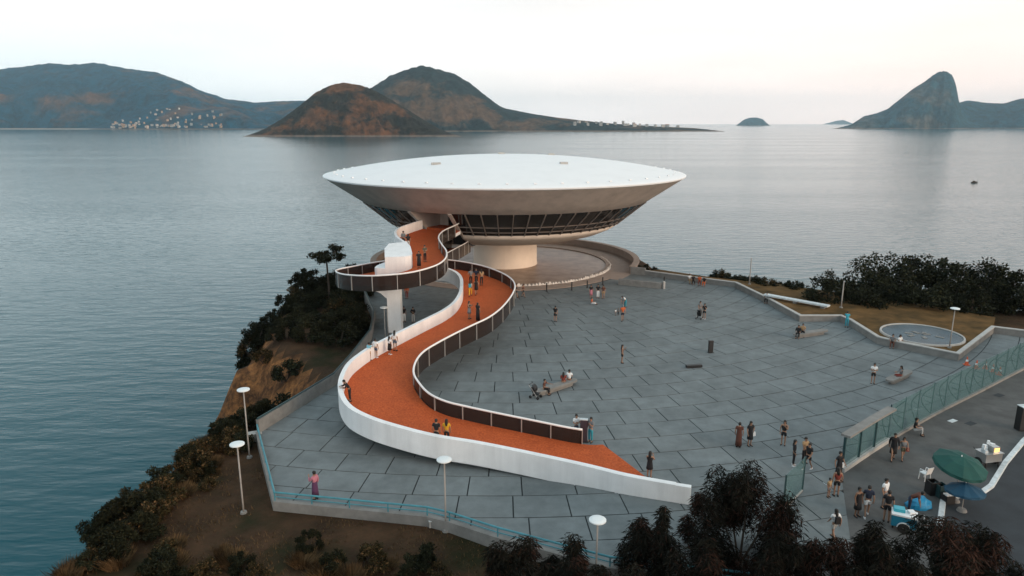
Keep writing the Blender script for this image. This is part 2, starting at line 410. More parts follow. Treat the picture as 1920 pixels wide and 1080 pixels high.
def hill_z(name, x, y):
    X, Y, Z = HILLS[name]
    j = int(np.argmin(np.abs(Y[:, X.shape[1] // 2] - y))); i = int(np.clip(np.searchsorted(X[j], x), 1, X.shape[1] - 1)); j = int(np.argmin(np.abs(Y[:, i] - y)))
    return float(Z[j, i])
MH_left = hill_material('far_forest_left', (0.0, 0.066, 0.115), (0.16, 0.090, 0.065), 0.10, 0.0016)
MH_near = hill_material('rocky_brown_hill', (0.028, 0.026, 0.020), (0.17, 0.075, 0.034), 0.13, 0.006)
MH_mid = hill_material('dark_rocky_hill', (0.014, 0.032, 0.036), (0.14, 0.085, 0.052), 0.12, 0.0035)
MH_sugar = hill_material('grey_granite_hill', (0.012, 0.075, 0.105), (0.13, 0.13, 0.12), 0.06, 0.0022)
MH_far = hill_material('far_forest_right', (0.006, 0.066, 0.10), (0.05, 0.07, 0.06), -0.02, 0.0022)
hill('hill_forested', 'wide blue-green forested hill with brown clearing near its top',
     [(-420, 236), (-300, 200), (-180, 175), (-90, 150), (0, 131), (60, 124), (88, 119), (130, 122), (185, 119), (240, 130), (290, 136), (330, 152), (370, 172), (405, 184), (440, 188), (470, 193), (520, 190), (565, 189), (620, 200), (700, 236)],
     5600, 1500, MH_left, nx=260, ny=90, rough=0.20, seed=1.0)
hill('hill_town_spur', 'low wooded spur of the bay shore covered with small houses',
     [(150, 238), (190, 236), (225, 222), (265, 203), (300, 192), (335, 196), (375, 205), (420, 200), (455, 212), (480, 226), (530, 239)],
     4300, 330, MH_left, nx=80, ny=40, rough=0.10, seed=4.0)
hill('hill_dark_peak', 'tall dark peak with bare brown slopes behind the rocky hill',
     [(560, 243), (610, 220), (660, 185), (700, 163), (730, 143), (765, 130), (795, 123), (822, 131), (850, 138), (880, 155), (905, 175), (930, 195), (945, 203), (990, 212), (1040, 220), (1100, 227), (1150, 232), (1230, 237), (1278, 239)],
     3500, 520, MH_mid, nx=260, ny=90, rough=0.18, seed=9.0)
hill('hill_rocky', 'rounded reddish brown rocky hill rising straight from the water',
     [(470, 253), (500, 240), (530, 222), (560, 200), (590, 175), (620, 160), (645, 155), (675, 160), (700, 168), (730, 185), (760, 203), (790, 222), (820, 240), (848, 252)],
     2080, 190, MH_near, nx=220, ny=100, rough=0.20, seed=14.0)
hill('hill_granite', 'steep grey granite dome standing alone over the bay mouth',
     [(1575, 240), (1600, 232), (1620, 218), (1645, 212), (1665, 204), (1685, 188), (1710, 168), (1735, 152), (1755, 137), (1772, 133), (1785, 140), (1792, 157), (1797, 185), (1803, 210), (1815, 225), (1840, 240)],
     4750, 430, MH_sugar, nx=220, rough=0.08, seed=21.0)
hill('hill_coast', 'long blue wooded coast ridge beyond the granite dome',
     [(1720, 242), (1760, 215), (1800, 192), (1815, 188), (1850, 193), (1885, 194), (1905, 187), (1930, 183), (1980, 170), (2060, 165), (2160, 180), (2300, 240)],
     5100, 500, MH_far, nx=110, rough=0.14, seed=27.0)
hill('hill_islet', 'small blue dome-shaped islet near the horizon',
     [(1380, 235.5), (1386, 231), (1395, 224), (1406, 220.5), (1418, 220), (1430, 223), (1438, 231), (1444, 235.5)],
     8800, 200, MH_far, nx=50, ny=24, rough=0.05, seed=33.0)
hill('hill_faint_islet', 'faint pale islet almost lost in the horizon haze',
     [(1540, 233.5), (1555, 230), (1570, 226), (1582, 225), (1592, 229), (1605, 233.5)],
     16000, 300, MH_far, nx=40, ny=20, rough=0.05, seed=35.0)

a_, b_ = at_d(-60, 237, 4020), at_d(540, 237, 4020)
o = MB().prism([(a_.x, 4000), (b_.x, 4000), (b_.x, 4060), (a_.x, 4060)], SEA - 1, SEA + 3.5).build('beach', M_conc_l); tag(o, 'pale strip of beach and quay below the forested hill', 'beach', kind='structure')
# headland: height field with cliff towards the sea
PLATEAU = [(-21, -80), (-20.5, 20), (-20.5, 36), (-18.6, 43), (-16.2, 49), (-15.6, 54), (-18.2, 60), (-22, 65), (-24, 74), (-22.5, 85), (-20.5, 100), (-14, 116),
           (0, 121.5), (12, 118), (19, 107), (20.5, 98), (24, 93.5), (33, 90), (42, 83), (52, 77), (70, 70), (95, 60), (125, 30), (125, -80)]
def seg_dist(PX, PY, poly):
    n = len(poly); d = np.full(PX.shape, 1e9); ins = np.zeros(PX.shape, bool)
    for i in range(n):
        x0, y0 = poly[i]; x1, y1 = poly[(i + 1) % n]
        ex, ey = x1 - x0, y1 - y0
        t = np.clip(((PX - x0) * ex + (PY - y0) * ey) / (ex * ex + ey * ey), 0, 1)
        d = np.minimum(d, np.hypot(PX - x0 - t * ex, PY - y0 - t * ey))
        c = ((y0 > PY) != (y1 > PY)) & (PX < (x1 - x0) * (PY - y0) / (y1 - y0 + 1e-12) + x0)
        ins ^= c
    return np.where(ins, -d, d)
gx = np.arange(-62, 150.1, 1.0); gy = np.arange(-80, 150.1, 1.0)
HX, HY = np.meshgrid(gx, gy)
HD = seg_dist(HX, HY, PLATEAU)
NZ = np.array([[fbm(x * 0.09, y * 0.09, 0.3, 4) for x in gx] for y in gy])
NZ2 = np.array([[fbm(x * 0.35, y * 0.35, 7.3, 3) for x in gx] for y in gy])
dd = np.clip(HD + NZ * 5.0 * np.clip(HD / 3.0, 0, 1), 0, None)
sl = np.clip(dd / 13.0, 0, 1); sl = sl * sl * (3 - 2 * sl)
base = -0.42 - 0.055 * np.clip(33 - HY, 0, 40) * np.clip((14 - HX) / 8, 0, 1)
base = base - 0.28 * np.clip((-13.5 - HX) / 4, 0, 1) * np.clip((46 - HY) / 6, 0, 1)
HZ = base - sl * 15.8 + NZ2 * 1.6 * np.clip(HD / 2.5, 0, 1) - np.clip(dd - 13, 0, 8) * 0.5
HZ += NZ2 * 0.10 * np.clip((-13.0 - HX) / 3, 0, 1) + NZ2 * 0.10 * np.clip((30.5 - HY) / 3, 0, 1)
# bank rising a little along the wall on the left, towards the ramp loop
def land_z(x, y):
    fx = (x - gx[0]) / 1.0; fy = (y - gy[0]) / 1.0
    i = int(np.clip(math.floor(fx), 0, len(gx) - 2)); j = int(np.clip(math.floor(fy), 0, len(gy) - 2)); u = fx - i; v = fy - j
    return float(HZ[j, i] * (1-u) * (1-v) + HZ[j, i+1] * u * (1-v) + HZ[j+1, i] * (1-u) * v + HZ[j+1, i+1] * u * v)
def land_material():
    m = bpy.data.materials.new('headland_earth'); m.use_nodes = True; t = m.node_tree; b = t.nodes['Principled BSDF']
    b.inputs['Roughness'].default_value = 0.97; b.inputs['Specular IOR Level'].default_value = 0.1
    geo = t.nodes.new('ShaderNodeNewGeometry')
    def nz(s, d=6, r=0.6):
        n = t.nodes.new('ShaderNodeTexNoise'); n.inputs['Scale'].default_value = s; n.inputs['Detail'].default_value = d; n.inputs['Roughness'].default_value = r
        t.links.new(geo.outputs['Position'], n.inputs['Vector']); return n
    def rng(s, a, bb):
        r = t.nodes.new('ShaderNodeMapRange'); r.inputs[1].default_value = a; r.inputs[2].default_value = bb; t.links.new(s, r.inputs[0]); return r.outputs[0]
    def mx(f, a, bb):
        x = t.nodes.new('ShaderNodeMix'); x.data_type = 'RGBA'; t.links.new(f, x.inputs[0])
        for k, s in ((6, a), (7, bb)):
            if isinstance(s, tuple): x.inputs[k].default_value = (*s, 1)
            else: t.links.new(s, x.inputs[k])
        return x.outputs[2]
    dirt = mx(rng(nz(0.55).outputs['Fac'], 0.35, 0.65), (0.034, 0.020, 0.013), (0.085, 0.046, 0.026))
    dirt = mx(rng(nz(5.0, 5, 0.7).outputs['Fac'], 0.40, 0.75), dirt, (0.052, 0.036, 0.020))
    dirt = mx(rng(nz(0.22, 5).outputs['Fac'], 0.52, 0.66), dirt, (0.022, 0.022, 0.010))
    rock = mx(rng(nz(0.5, 7, 0.7).outputs['Fac'], 0.38, 0.62), (0.060, 0.030, 0.017), (0.33, 0.145, 0.055))
    rock = mx(rng(nz(2.2, 6, 0.7).outputs['Fac'], 0.45, 0.7), rock, (0.05, 0.03, 0.02))
    sp = t.nodes.new('ShaderNodeSeparateXYZ'); t.links.new(geo.outputs['True Normal'], sp.inputs[0])
    col = mx(rng(sp.outputs['Z'], 0.9, 0.72), dirt, rock)
    t.links.new(col, b.inputs['Base Color'])
    bp = t.nodes.new('ShaderNodeBump'); bp.inputs['Strength'].default_value = 0.8; bp.inputs['Distance'].default_value = 0.15
    t.links.new(nz(3.0, 6, 0.7).outputs['Fac'], bp.inputs['Height']); t.links.new(bp.outputs[0], b.inputs['Normal'])
    return m
M_land = land_material()
o = link('headland', grid_mesh('headland', HX, HY, HZ, M_land)); tag(o, 'brown earth headland falling in a cliff to the sea', 'headland', kind='structure')

# ------------------------------------------------------------------ plaza with slabs laid in rings round the museum
MC = Vector((-1.0, 101.2, 0.0))                  # museum axis
POOL_R, APRON_R, WALL_R = 14.6, 17.4, 18.6
FENCE = [at(1578, 884), at(1640, 842), at(1700, 806), at(1765, 770), at(1835, 735), at(1920, 691), at(2010, 648)]
LAWN_EDGE_PX = [(1210, 507), (1300, 519), (1380, 529), (1436, 556), (1501, 591), (1577, 591), (1594, 598), (1647, 631), (1689, 641), (1796, 662), (1862, 612), (1920, 619), (2010, 632)]
LAWN_EDGE = [at(x, y, 0.66) for x, y in LAWN_EDGE_PX]
PLAZA = [(-16.8, 43.2), (-12.8, 34.4), (-4.4, 32.9), (-3.2, 32.4), (-0.7, 31.0), (4.5, 28.6), (10.5, 27.4), (16.5, 30.5), (19.4, 38.0)]
PLAZA += [(p.x, p.y) for p in FENCE[1:]]
PLAZA += [(p.x, p.y) for p in LAWN_EDGE[::-1]]
for a in range(-20, -161, -10):                   # along the apron of the pool
    PLAZA.append((MC.x + APRON_R * math.cos(R(a)), MC.y + APRON_R * math.sin(R(a))))
PLAZA += [(-17.6, 92), (-17.2, 80), (-14.4, 71), (-13.4, 64), (-13.6, 57), (-13.9, 51.9)]
def tri_poly(poly):
    v = [Vector((p[0], p[1], 0)) for p in poly]; out = []
    for tri in tessellate_polygon([v]):
        a = [(v[i].x, v[i].y) for i in tri]
        if (a[1][0]-a[0][0])*(a[2][1]-a[0][1]) - (a[1][1]-a[0][1])*(a[2][0]-a[0][0]) < 0: a = a[::-1]
        out.append(a)
    return out
def clip(sub, tri):
    out = sub
    for i in range(3):
        (ax, ay), (bx, by) = tri[i], tri[(i + 1) % 3]; src = out; out = []
        if not src: return []
        f = [(bx-ax)*(p[1]-ay) - (by-ay)*(p[0]-ax) for p in src]
        for k in range(len(src)):
            p, q = src[k], src[(k+1) % len(src)]; fp, fq = f[k], f[(k+1) % len(src)]
            if fp >= 0: out.append(p)
            if (fp >= 0) != (fq >= 0):
                s = fp / (fp - fq); out.append((p[0] + (q[0]-p[0])*s, p[1] + (q[1]-p[1])*s))
    return out
def poly_area(p): return 0.5 * abs(sum(p[i][0]*p[(i+1) % len(p)][1] - p[(i+1) % len(p)][0]*p[i][1] for i in range(len(p))))
PT = tri_poly(PLAZA)
pb = MB()
for t3 in PT: pb.add([(p[0], p[1], -0.05) for p in t3], [(0, 1, 2)])
plaza = pb.build('plaza', M_joint); tag(plaza, 'open plaza of grey concrete slabs laid in rings', 'plaza', kind='structure')
slabs = []
PITCH_R, W_T, GAP = 2.2, 3.0, 0.036
ring = 0; r0 = APRON_R + 0.3
while r0 < 78:
    r1 = r0 + PITCH_R; rm = 0.5 * (r0 + r1); n = max(8, round(2 * math.pi * rm / W_T)); off = (ring % 2) * 0.5 + 0.13 * math.sin(ring * 2.1)
    for k in range(n):
        a0 = 2 * math.pi * (k + off) / n; a1 = 2 * math.pi * (k + 1 + off) / n; am = (a0 + a1) / 2
        if math.sin(am) > 0.25: continue
        ga = GAP / rm; pts = []
        for rr, aa in ((r0 + GAP, (a0+ga, am, a1-ga)), (r1 - GAP, (a1-ga, am, a0+ga))):
            for a in aa: pts.append((MC.x + rr * math.cos(a), MC.y + rr * math.sin(a)))
        if poly_area(pts) <= 0: continue
        sa = sum(pts[i][0]*pts[(i+1) % 6][1] - pts[(i+1) % 6][0]*pts[i][1] for i in range(6))
        if sa < 0: pts = pts[::-1]
        pieces = []
        for t3 in PT:
            c = clip(pts, t3)
            if len(c) > 2 and poly_area(c) > 0.002: pieces.append(c)
        ar = sum(poly_area(c) for c in pieces)
        if ar > 0.25: slabs.append((am, rm, pieces, ar))
    r0 = r1; ring += 1
def slab_key(s):
    x, y = MC.x + s[1] * math.cos(s[0]), MC.y + s[1] * math.sin(s[0])
    vis = abs(x) < 0.74 * y + 2 and y > 28
    return (0 if vis else 1, x * x + y * y)
slabs.sort(key=slab_key)
rest = MB()
for i, (am, rm, pieces, ar) in enumerate(slabs):
    h = random.uniform(-0.006, 0.006); b = MB() if i < 300 else rest
    for c in pieces: b.prism(c, -0.045, h)
    if i < 300: b.build('slab', M_slab, plaza, fix=False)
if rest.v: tag(rest.build('slabs_far', M_slab, plaza, fix=False), kind='stuff')

# dark forecourt paving outside the glass fence, and the road
FORE = [(10.5, 27.38), (16.5, 30.48), (19.4, 37.98)] + [(p.x + 0.02, p.y - 0.02) for p in FENCE[1:]] + [(75, 62), (95, 30), (95, 5), (12, 5)]
fb = MB()
for t3 in tri_poly(FORE): fb.add([(p[0], p[1], -0.03) for p in t3], [(0, 1, 2)])
tag(fb.build('forecourt_pavement', M_asph), 'worn dark grey paving between glass fence and road', 'pavement', kind='structure')
RE = [at(1762, 985), at(1768, 940), at(1786, 932), at(1838, 926), at(1858, 912), at(1885, 868), at(1920, 826), at(1990, 770)]
RB = [(p.x, p.y) for p in RE] + [(80, 40), (80, 8), (18, 8)]
rb = MB()
for t3 in tri_poly(RB): rb.add([(p[0], p[1], -0.024) for p in t3], [(0, 1, 2)])
tag(rb.build('road', M_road), 'dark asphalt road beside the forecourt', 'road', kind='structure')
kb = MB(); kp = [Vector((p.x, p.y, 0)) for p in RE]; secs = []
for i, p in enumerate(kp):
    d = (kp[min(i+1, len(kp)-1)] - kp[max(i-1, 0)]); d.z = 0; d.normalize(); n = Vector((d.y, -d.x, 0)) * 0.15
    secs.append([p + n + Vector((0, 0, -0.03)), p + n * 0.85 + Vector((0, 0, 0.11)), p - n * 0.85 + Vector((0, 0, 0.11)), p - n + Vector((0, 0, -0.03))])
tag(kb.strip(secs).build('road_kerb', M_kerb), 'pale painted kerb bending along the road edge', 'kerb', kind='structure')

# lawn terrace behind the low plaza wall
LB = [(p.x, p.y) for p in LAWN_EDGE[:11]] + [(49.5, 69.5), (43, 77), (33, 84.5), (26, 88.5), (20.0, 93.6)]
lb = MB()
for t3 in tri_poly(LB): lb.add([(p[0], p[1], 0.60) for p in t3], [(0, 1, 2)])
n = len(LB)
lb.add([(p[0], p[1], 0.60) for p in LB] + [(p[0], p[1], -1.6) for p in LB], [(i, (i+1) % n, n + (i+1) % n, n + i) for i in range(n)])
tag(lb.build('lawn', M_lawn), 'dry brown lawn terrace above the plaza wall', 'lawn', kind='structure')
def wall_along(name, pts, z0, z1, th, material, parent=None, cap=None):
    secs = []; pts = [Vector((p[0], p[1], 0)) for p in pts]
    for i, p in enumerate(pts):
        a = (p - pts[i-1]).normalized() if i else None; b = (pts[i+1] - p).normalized() if i < len(pts)-1 else None
        d = (a or b) if (a is None or b is None) else (a + b).normalized()
        n = Vector((d.y, -d.x, 0)) * (th / 2)
        if a is not None and b is not None: n /= max(0.5, math.sqrt(max(0.05, (1 + a.dot(b)) / 2)))
        secs.append([p + n + Vector((0, 0, z0)), p + n + Vector((0, 0, z1)), p - n + Vector((0, 0, z1)), p - n + Vector((0, 0, z0))])
    return MB().strip(secs).build(name, material, parent)
lw = empty('lawn_wall', (LAWN_EDGE[3].x, LAWN_EDGE[3].y, 0))
tag(lw, 'low zigzag concrete wall holding up the dry lawn', 'wall')
LW = [Vector((p.x - lw.location.x, p.y - lw.location.y, 0)) for p in LAWN_EDGE]
wall_along('wall_body', LW, -0.05, 0.60, 0.26, M_conc, lw); wall_along('coping', LW, 0.60, 0.69, 0.36, M_conc_l, lw)
# ------------------------------------------------------------------ museum
museum = empty('museum', tuple(MC)); tag(museum, 'white saucer-shaped museum on a single round pillar', 'museum')
UN = 2 * math.pi / 66
def mp(r, th, z): return (r * math.sin(th), -r * math.cos(th), z)     # local point, th = 0 faces the camera side
A_R = R(-18.4); A_L = A_R - 3 * UN                                   # entrance slot
def sweep(prof, a0, a1, n):
    b = MB(); m = n + 1
    vs = [mp(r, a0 + (a1 - a0) * i / n, z) for r, z in prof for i in range(m)]
    fs = [(j*m+i, j*m+i+1, (j+1)*m+i+1, (j+1)*m+i) for j in range(len(prof)-1) for i in range(n)]
    return b.add(vs, fs)
dome = [(25 * k / 24.0, 13.15 + 2.45 * (1 - (k / 24.0) ** 2.15)) for k in range(25)] + [(25.1, 13.08), (25.06, 12.93), (24.9, 12.86)]
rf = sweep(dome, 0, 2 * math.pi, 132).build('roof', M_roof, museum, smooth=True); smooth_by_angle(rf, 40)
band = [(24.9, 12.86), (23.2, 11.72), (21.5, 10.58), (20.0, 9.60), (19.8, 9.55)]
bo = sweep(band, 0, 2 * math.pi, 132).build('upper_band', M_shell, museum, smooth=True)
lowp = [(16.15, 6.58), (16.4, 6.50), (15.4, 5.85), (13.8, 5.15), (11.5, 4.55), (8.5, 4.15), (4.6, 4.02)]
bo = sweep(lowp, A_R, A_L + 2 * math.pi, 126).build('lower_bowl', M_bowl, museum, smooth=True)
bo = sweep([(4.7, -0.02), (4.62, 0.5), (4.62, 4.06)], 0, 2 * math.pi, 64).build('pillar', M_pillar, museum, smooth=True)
# glazing: frames and one pane per opening, 3 rows
T_ROWS = [0.0, 0.60, 0.84, 1.0]
def gp(t, th, off=0.0):
    r = 20.0 + (16.35 - 20.0) * t; z = 9.56 + (6.56 - 9.56) * t
    return mp(r + off * 0.63, th, z - off * 0.77)
nun = 63
for i in range(nun + 1):
    th = A_R + i * UN; w = 0.0030 if 0 < i < nun else 0.012; b = MB()
    vs = []
    for t in (0.0, 0.25, 0.5, 0.75, 1.0):
        for s, off in ((-1, -0.12), (-1, 0.10), (1, 0.10), (1, -0.12)): vs.append(gp(t, th + s * w, off))
    fs = [(j*4+k, j*4+(k+1) % 4, (j+1)*4+(k+1) % 4, (j+1)*4+k) for j in range(4) for k in range(4)] + [(3, 2, 1, 0), (16, 17, 18, 19)]
    b.add(vs, fs).build('mullion', M_frame if 0 < i < nun else M_shell, museum)
for t in T_ROWS[1:3]:
    prof_n = 126; vs = []; b = MB()
    for i in range(prof_n + 1):
        th = A_R + nun * UN * i / prof_n
        for dt, off in ((-0.013, -0.10), (-0.013, 0.06), (0.013, 0.06), (0.013, -0.10)): vs.append(gp(t + dt, th, off))
    b.add(vs, [(j*4+k, j*4+(k+1) % 4, (j+1)*4+(k+1) % 4, (j+1)*4+k) for j in range(prof_n) for k in range(4)]).build('transom', M_frame, museum)
pane_cache = {}
for i in range(nun):
    for j in range(3):
        if j not in pane_cache:
            t0, t1 = T_ROWS[j] + (0.02 if j else 0.005), T_ROWS[j+1] - (0.02 if j < 2 else 0.005); g = 0.0045; b = MB()
            vs = []
            for off in (0.0, -0.04):
                for t, th in ((t0, g), (t0, UN / 2), (t0, UN - g), (t1, UN - g), (t1, UN / 2), (t1, g)): vs.append(gp(t, th, off))
            b.add(vs, [(0, 1, 4, 5), (1, 2, 3, 4), (6, 11, 10, 7), (7, 10, 9, 8)])
            pane_cache[j] = b.mesh('pane', M_pane)
        p = link('pane', pane_cache[j], museum); p.rotation_euler = (0, 0, A_R + i * UN)
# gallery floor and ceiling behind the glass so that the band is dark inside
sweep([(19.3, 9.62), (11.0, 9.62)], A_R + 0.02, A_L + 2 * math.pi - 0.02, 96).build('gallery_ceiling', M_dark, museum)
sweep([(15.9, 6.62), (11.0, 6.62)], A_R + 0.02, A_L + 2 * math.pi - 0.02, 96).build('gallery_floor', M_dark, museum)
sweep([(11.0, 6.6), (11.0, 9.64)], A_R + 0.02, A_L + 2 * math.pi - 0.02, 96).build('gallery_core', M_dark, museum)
# entrance slot: two slanted white jambs, dark glazed door behind, lower door under it
for th, nm in ((A_R, 'entrance_jamb'), (A_L, 'entrance_jamb')):
    s = -1 if th == A_R else 1; b = MB(); q = []
    for dth in (0.0, s * 0.014):
        q += [mp(20.02, th + dth, 9.57), mp(16.45, th + dth, 6.6), mp(15.5, th + dth, 5.9), mp(13.8, th + dth, 5.12), mp(11.6, th + dth, 4.5), mp(11.6, th + dth, 9.57)]
    b.add(q, [(0, 1, 2, 3, 4, 5), (11, 10, 9, 8, 7, 6)] + [(k, (k+1) % 6, 6 + (k+1) % 6, 6 + k) for k in range(6)]).build(nm, M_shell, museum)
am = (A_R + A_L) / 2
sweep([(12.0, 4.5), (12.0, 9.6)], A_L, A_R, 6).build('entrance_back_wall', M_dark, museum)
sweep([(19.9, 9.58), (11.8, 9.58)], A_L, A_R, 6).build('entrance_ceiling', M_shell, museum)
b = sweep([(17.2, 7.36), (11.9, 7.36)], A_L + 0.015, A_R - 0.015, 6); b.add([mp(17.2, A_L + 0.015, 7.36), mp(17.2, A_R - 0.015, 7.36), mp(17.2, A_R - 0.015, 6.9), mp(17.2, A_L + 0.015, 6.9)], [(0, 1, 2, 3)])
b.build('entrance_floor', M_red, museum)
sweep([(14.6, 7.37), (14.6, 9.57)], A_L + 0.015, A_L + 0.105, 3).build('entrance_wall', M_shell, museum)
for k in range(3):
    a0 = A_L + 0.11 + k * 0.058
    sweep([(14.4, 7.38), (14.4, 9.2)], a0, a0 + 0.052, 2).build('entrance_door', M_pane, museum)
b = MB(); b.add([mp(14.35, A_L + 0.11, 9.2), mp(14.35, A_R - 0.01, 9.2), mp(14.35, A_R - 0.01, 9.3), mp(14.35, A_L + 0.11, 9.3)], [(0, 1, 2, 3)]).build('door_header', M_frame, museum)
# small fittings on the roof
def dome_z(r): return 13.15 + 2.45 * (1 - (r / 25.0) ** 2.15)
for x, y in ((820, 331), (816, 336), (1033, 297), (1057, 331), (1056, 341), (940, 296)):
    p = at_d(x, y, 90 if y > 310 else 104); lx, ly = p.x - MC.x, p.y - MC.y; r = math.hypot(lx, ly)
    MB().box((lx, ly, dome_z(r) + 0.10), (0.9, 0.55, 0.26), 0.2).build('roof_hatch', M_conc_l, museum)
for k in range(48):
    th = k * 2 * math.pi / 48 + 0.02; x, y, _ = mp(23.6, th, 0)
    MB().box((x, y, dome_z(23.6) + 0.07), (0.30, 0.22, 0.12), th).build('roof_light', M_roof, museum)

# ------------------------------------------------------------------ pool under the museum
pool = MB(); 
vs = [mp(0, 0, 0)]
pool = sweep([(POOL_R, 0.012), (4.65, 0.012)], 0, 2 * math.pi, 96).build('pool_basin', M_pool); pool.location = tuple(MC)
tag(pool, 'round brownish shallow pool floor beneath the museum', 'pool', kind='structure')
kerb = sweep([(POOL_R, -0.02), (POOL_R, 0.16), (POOL_R + 0.45, 0.16), (POOL_R + 0.45, 0.03)], 0, 2 * math.pi, 128).build('pool_kerb', M_apron, pool)
apron = sweep([(POOL_R + 0.4, 0.03), (APRON_R, 0.03), (APRON_R + 0.06, 0.02), (APRON_R + 0.06, -0.06)], 0, 2 * math.pi, 128).build('pool_apron', M_apron, pool)
sweep([(APRON_R, 0.02), (WALL_R + 0.2, 0.02), (WALL_R + 0.2, -3)], R(52), R(308), 128).build('pool_terrace', M_apron, pool)
stone_me = []
for k in range(5):
    b = MB(); rr = random.Random(k)
    vs = [((-0.28 + rr.uniform(-.05, .05)), -0.2, 0), (0.28 + rr.uniform(-.05, .05), -0.22, 0), (0.26, 0.22, 0), (-0.27, 0.2, 0),
          (-0.07 + rr.uniform(-.08, .08), -0.04, 0.34 + rr.uniform(-.08, .08)), (0.08, 0.05, 0.32 + rr.uniform(-.06, .06)), (0.0, 0.1, 0.26)]
    b.add(vs, [(3, 2, 1, 0), (0, 1, 4), (1, 5, 4), (1, 2, 5), (2, 6, 5), (2, 3, 6), (3, 4, 6), (3, 0, 4), (4, 5, 6)])
    stone_me.append(b.mesh('kerb_stone', M_stone))
for k in range(-62, 63):
    th = k * R(1.72); s = link('kerb_stone', random.choice(stone_me), pool)
    s.location = mp(POOL_R + 0.62 + random.uniform(-.05, .05), th, 0.03)
    s.rotation_euler = (0, 0, th + random.uniform(-0.5, 0.5)); q = random.uniform(0.75, 1.15) * (1 if abs(k) < 46 else 0.6); s.scale = (q, q, q)
# curved parapet on the sea side
pw = empty('sea_parapet', (MC.x + 15, MC.y + 8, 0)); tag(pw, 'curved brown concrete parapet between pool terrace and sea', 'wall')
off = Vector(pw.location) - MC
def arc_secs(r0, r1, z0, z1, a0, a1, n):
    out = []
    for i in range(n + 1):
        th = a0 + (a1 - a0) * i / n
        out.append([Vector(mp(r, th, z)) - off for r, z in ((r0, z0), (r0, z1), (r1, z1), (r1, z0))])
    return out
MB().strip(arc_secs(WALL_R, WALL_R + 0.5, -0.6, 0.95, R(66), R(300), 110)).build('wall_body', M_apron, pw)
MB().strip(arc_secs(WALL_R - 0.1, WALL_R + 0.75, 0.95, 1.06, R(66), R(300), 110)).build('coping', M_apron, pw)
# low retaining wall running from the pool to the lawn
a1, a2 = at(1170, 538), at(1238, 541)
tw = empty('terrace_wall', (a1.x, a1.y, 0)); tag(tw, 'dark concrete retaining wall beside the pool apron', 'wall')
W0 = [Vector(mp(WALL_R + 0.2, R(66), 0)) + MC, LAWN_EDGE[0]]
wall_along('wall_body', [(p.x - a1.x, p.y - a1.y) for p in W0], -0.5, 0.98, 0.4, M_conc, tw)
bw = empty('stair_block', (a2.x, a2.y, 0)); tag(bw, 'long low grey concrete block in front of the pool wall', 'wall')
b0, b1 = at(1160, 533), at(1240, 541)
wall_along('block_body', [(b0.x - a2.x, b0.y - a2.y), (b1.x - a2.x, b1.y - a2.y)], 0.0, 0.72, 0.5, M_conc, bw)
MB().box((b1.x - a2.x + 0.3, b1.y - a2.y, 0.45), (0.22, 0.5, 0.9)).build('end_post', M_conc_l, bw)

# ------------------------------------------------------------------ access ramp
PAIRS = [  # white wall side, glass side, deck height
    ((8.9, 34.72), (5.8, 41.4), 0.02), ((6.4, 35.55), (4.9, 41.2), 0.10), ((4.2, 36.45), (3.6, 41.3), 0.24), ((1.2, 37.4), (1.6, 41.75), 0.48), ((-1.9, 38.25), (-0.9, 42.4), 0.74),
    ((-4.4, 38.75), (-2.9, 43.0), 0.94), ((-6.5, 39.5), (-4.4, 43.5), 1.12), ((-8.7, 40.6), (-5.6, 44.4), 1.32), ((-10.4, 42.2), (-6.5, 46.0), 1.5),
    ((-11.5, 45.0), (-7.05, 47.5), 1.7), ((-11.75, 48.2), (-7.1, 49.2), 1.93), ((-11.2, 50.6), (-6.75, 50.9), 2.1), ((-10.3, 52.6), (-5.9, 52.5), 2.26),
    ((-8.9, 55.0), (-4.6, 54.5), 2.46), ((-7.3, 57.8), (-3.3, 56.2), 2.66), ((-5.9, 60.2), (-2.0, 57.9), 2.86), ((-5.1, 62.4), (-0.9, 60.6), 3.05), ((-4.75, 65.0), (0.0, 64.4), 3.3),
    ((-4.8, 67.6), (0.25, 67.5), 3.5), ((-5.0, 69.6), (-0.3, 70.2), 3.66), ((-5.4, 71.0), (-1.7, 72.8), 3.83), ((-6.1, 72.0), (-3.8, 75.0), 4.02), ((-7.2, 72.5), (-7.0, 76.6), 4.22),
    ((-9.4, 72.7), (-10.5, 76.2), 4.42), ((-11.8, 71.9), (-13.5, 73.8), 4.66), ((-12.9, 69.6), (-15.7, 69.9), 4.92), ((-13.3, 67.8), (-16.9, 67.0), 5.12), ((-13.35, 66.9), (-16.4, 64.8), 5.3),
    ((-13.1, 66.45), (-15.0, 63.0), 5.46), ((-12.3, 66.35), (-12.5, 61.6), 5.68), ((-11.1, 66.45), (-9.8, 61.7), 5.86), ((-10.3, 66.65), (-8.1, 62.6), 6.03), ((-9.75, 67.1), (-6.85, 64.4), 6.2),
    ((-9.75, 67.8), (-6.4, 66.8), 6.36), ((-10.25, 70.2), (-6.6, 69.4), 6.54), ((-11.2, 73.0), (-7.35, 72.3), 6.74), ((-12.6, 76.4), (-8.0, 75.6), 6.94), ((-12.95, 80.0), (-7.8, 78.8), 7.12),
    ((-11.9, 83.0), (-6.75, 82.0), 7.28), ((-10.9, 85.4), (-6.2, 84.0), 7.36)]
NS = 5
LW_ = catmull([(*p[0], p[2]) for p in PAIRS], NS); LG_ = catmull([(*p[1], p[2]) for p in PAIRS], NS)
ramp = empty('access_ramp', (6.8, 38.2, 0)); tag(ramp, 'curving red-floored white concrete ramp climbing to the museum door', 'ramp')
RO = Vector(ramp.location)
def L(v): return Vector(v) - RO
Z = lambda z: Vector((0, 0, z))
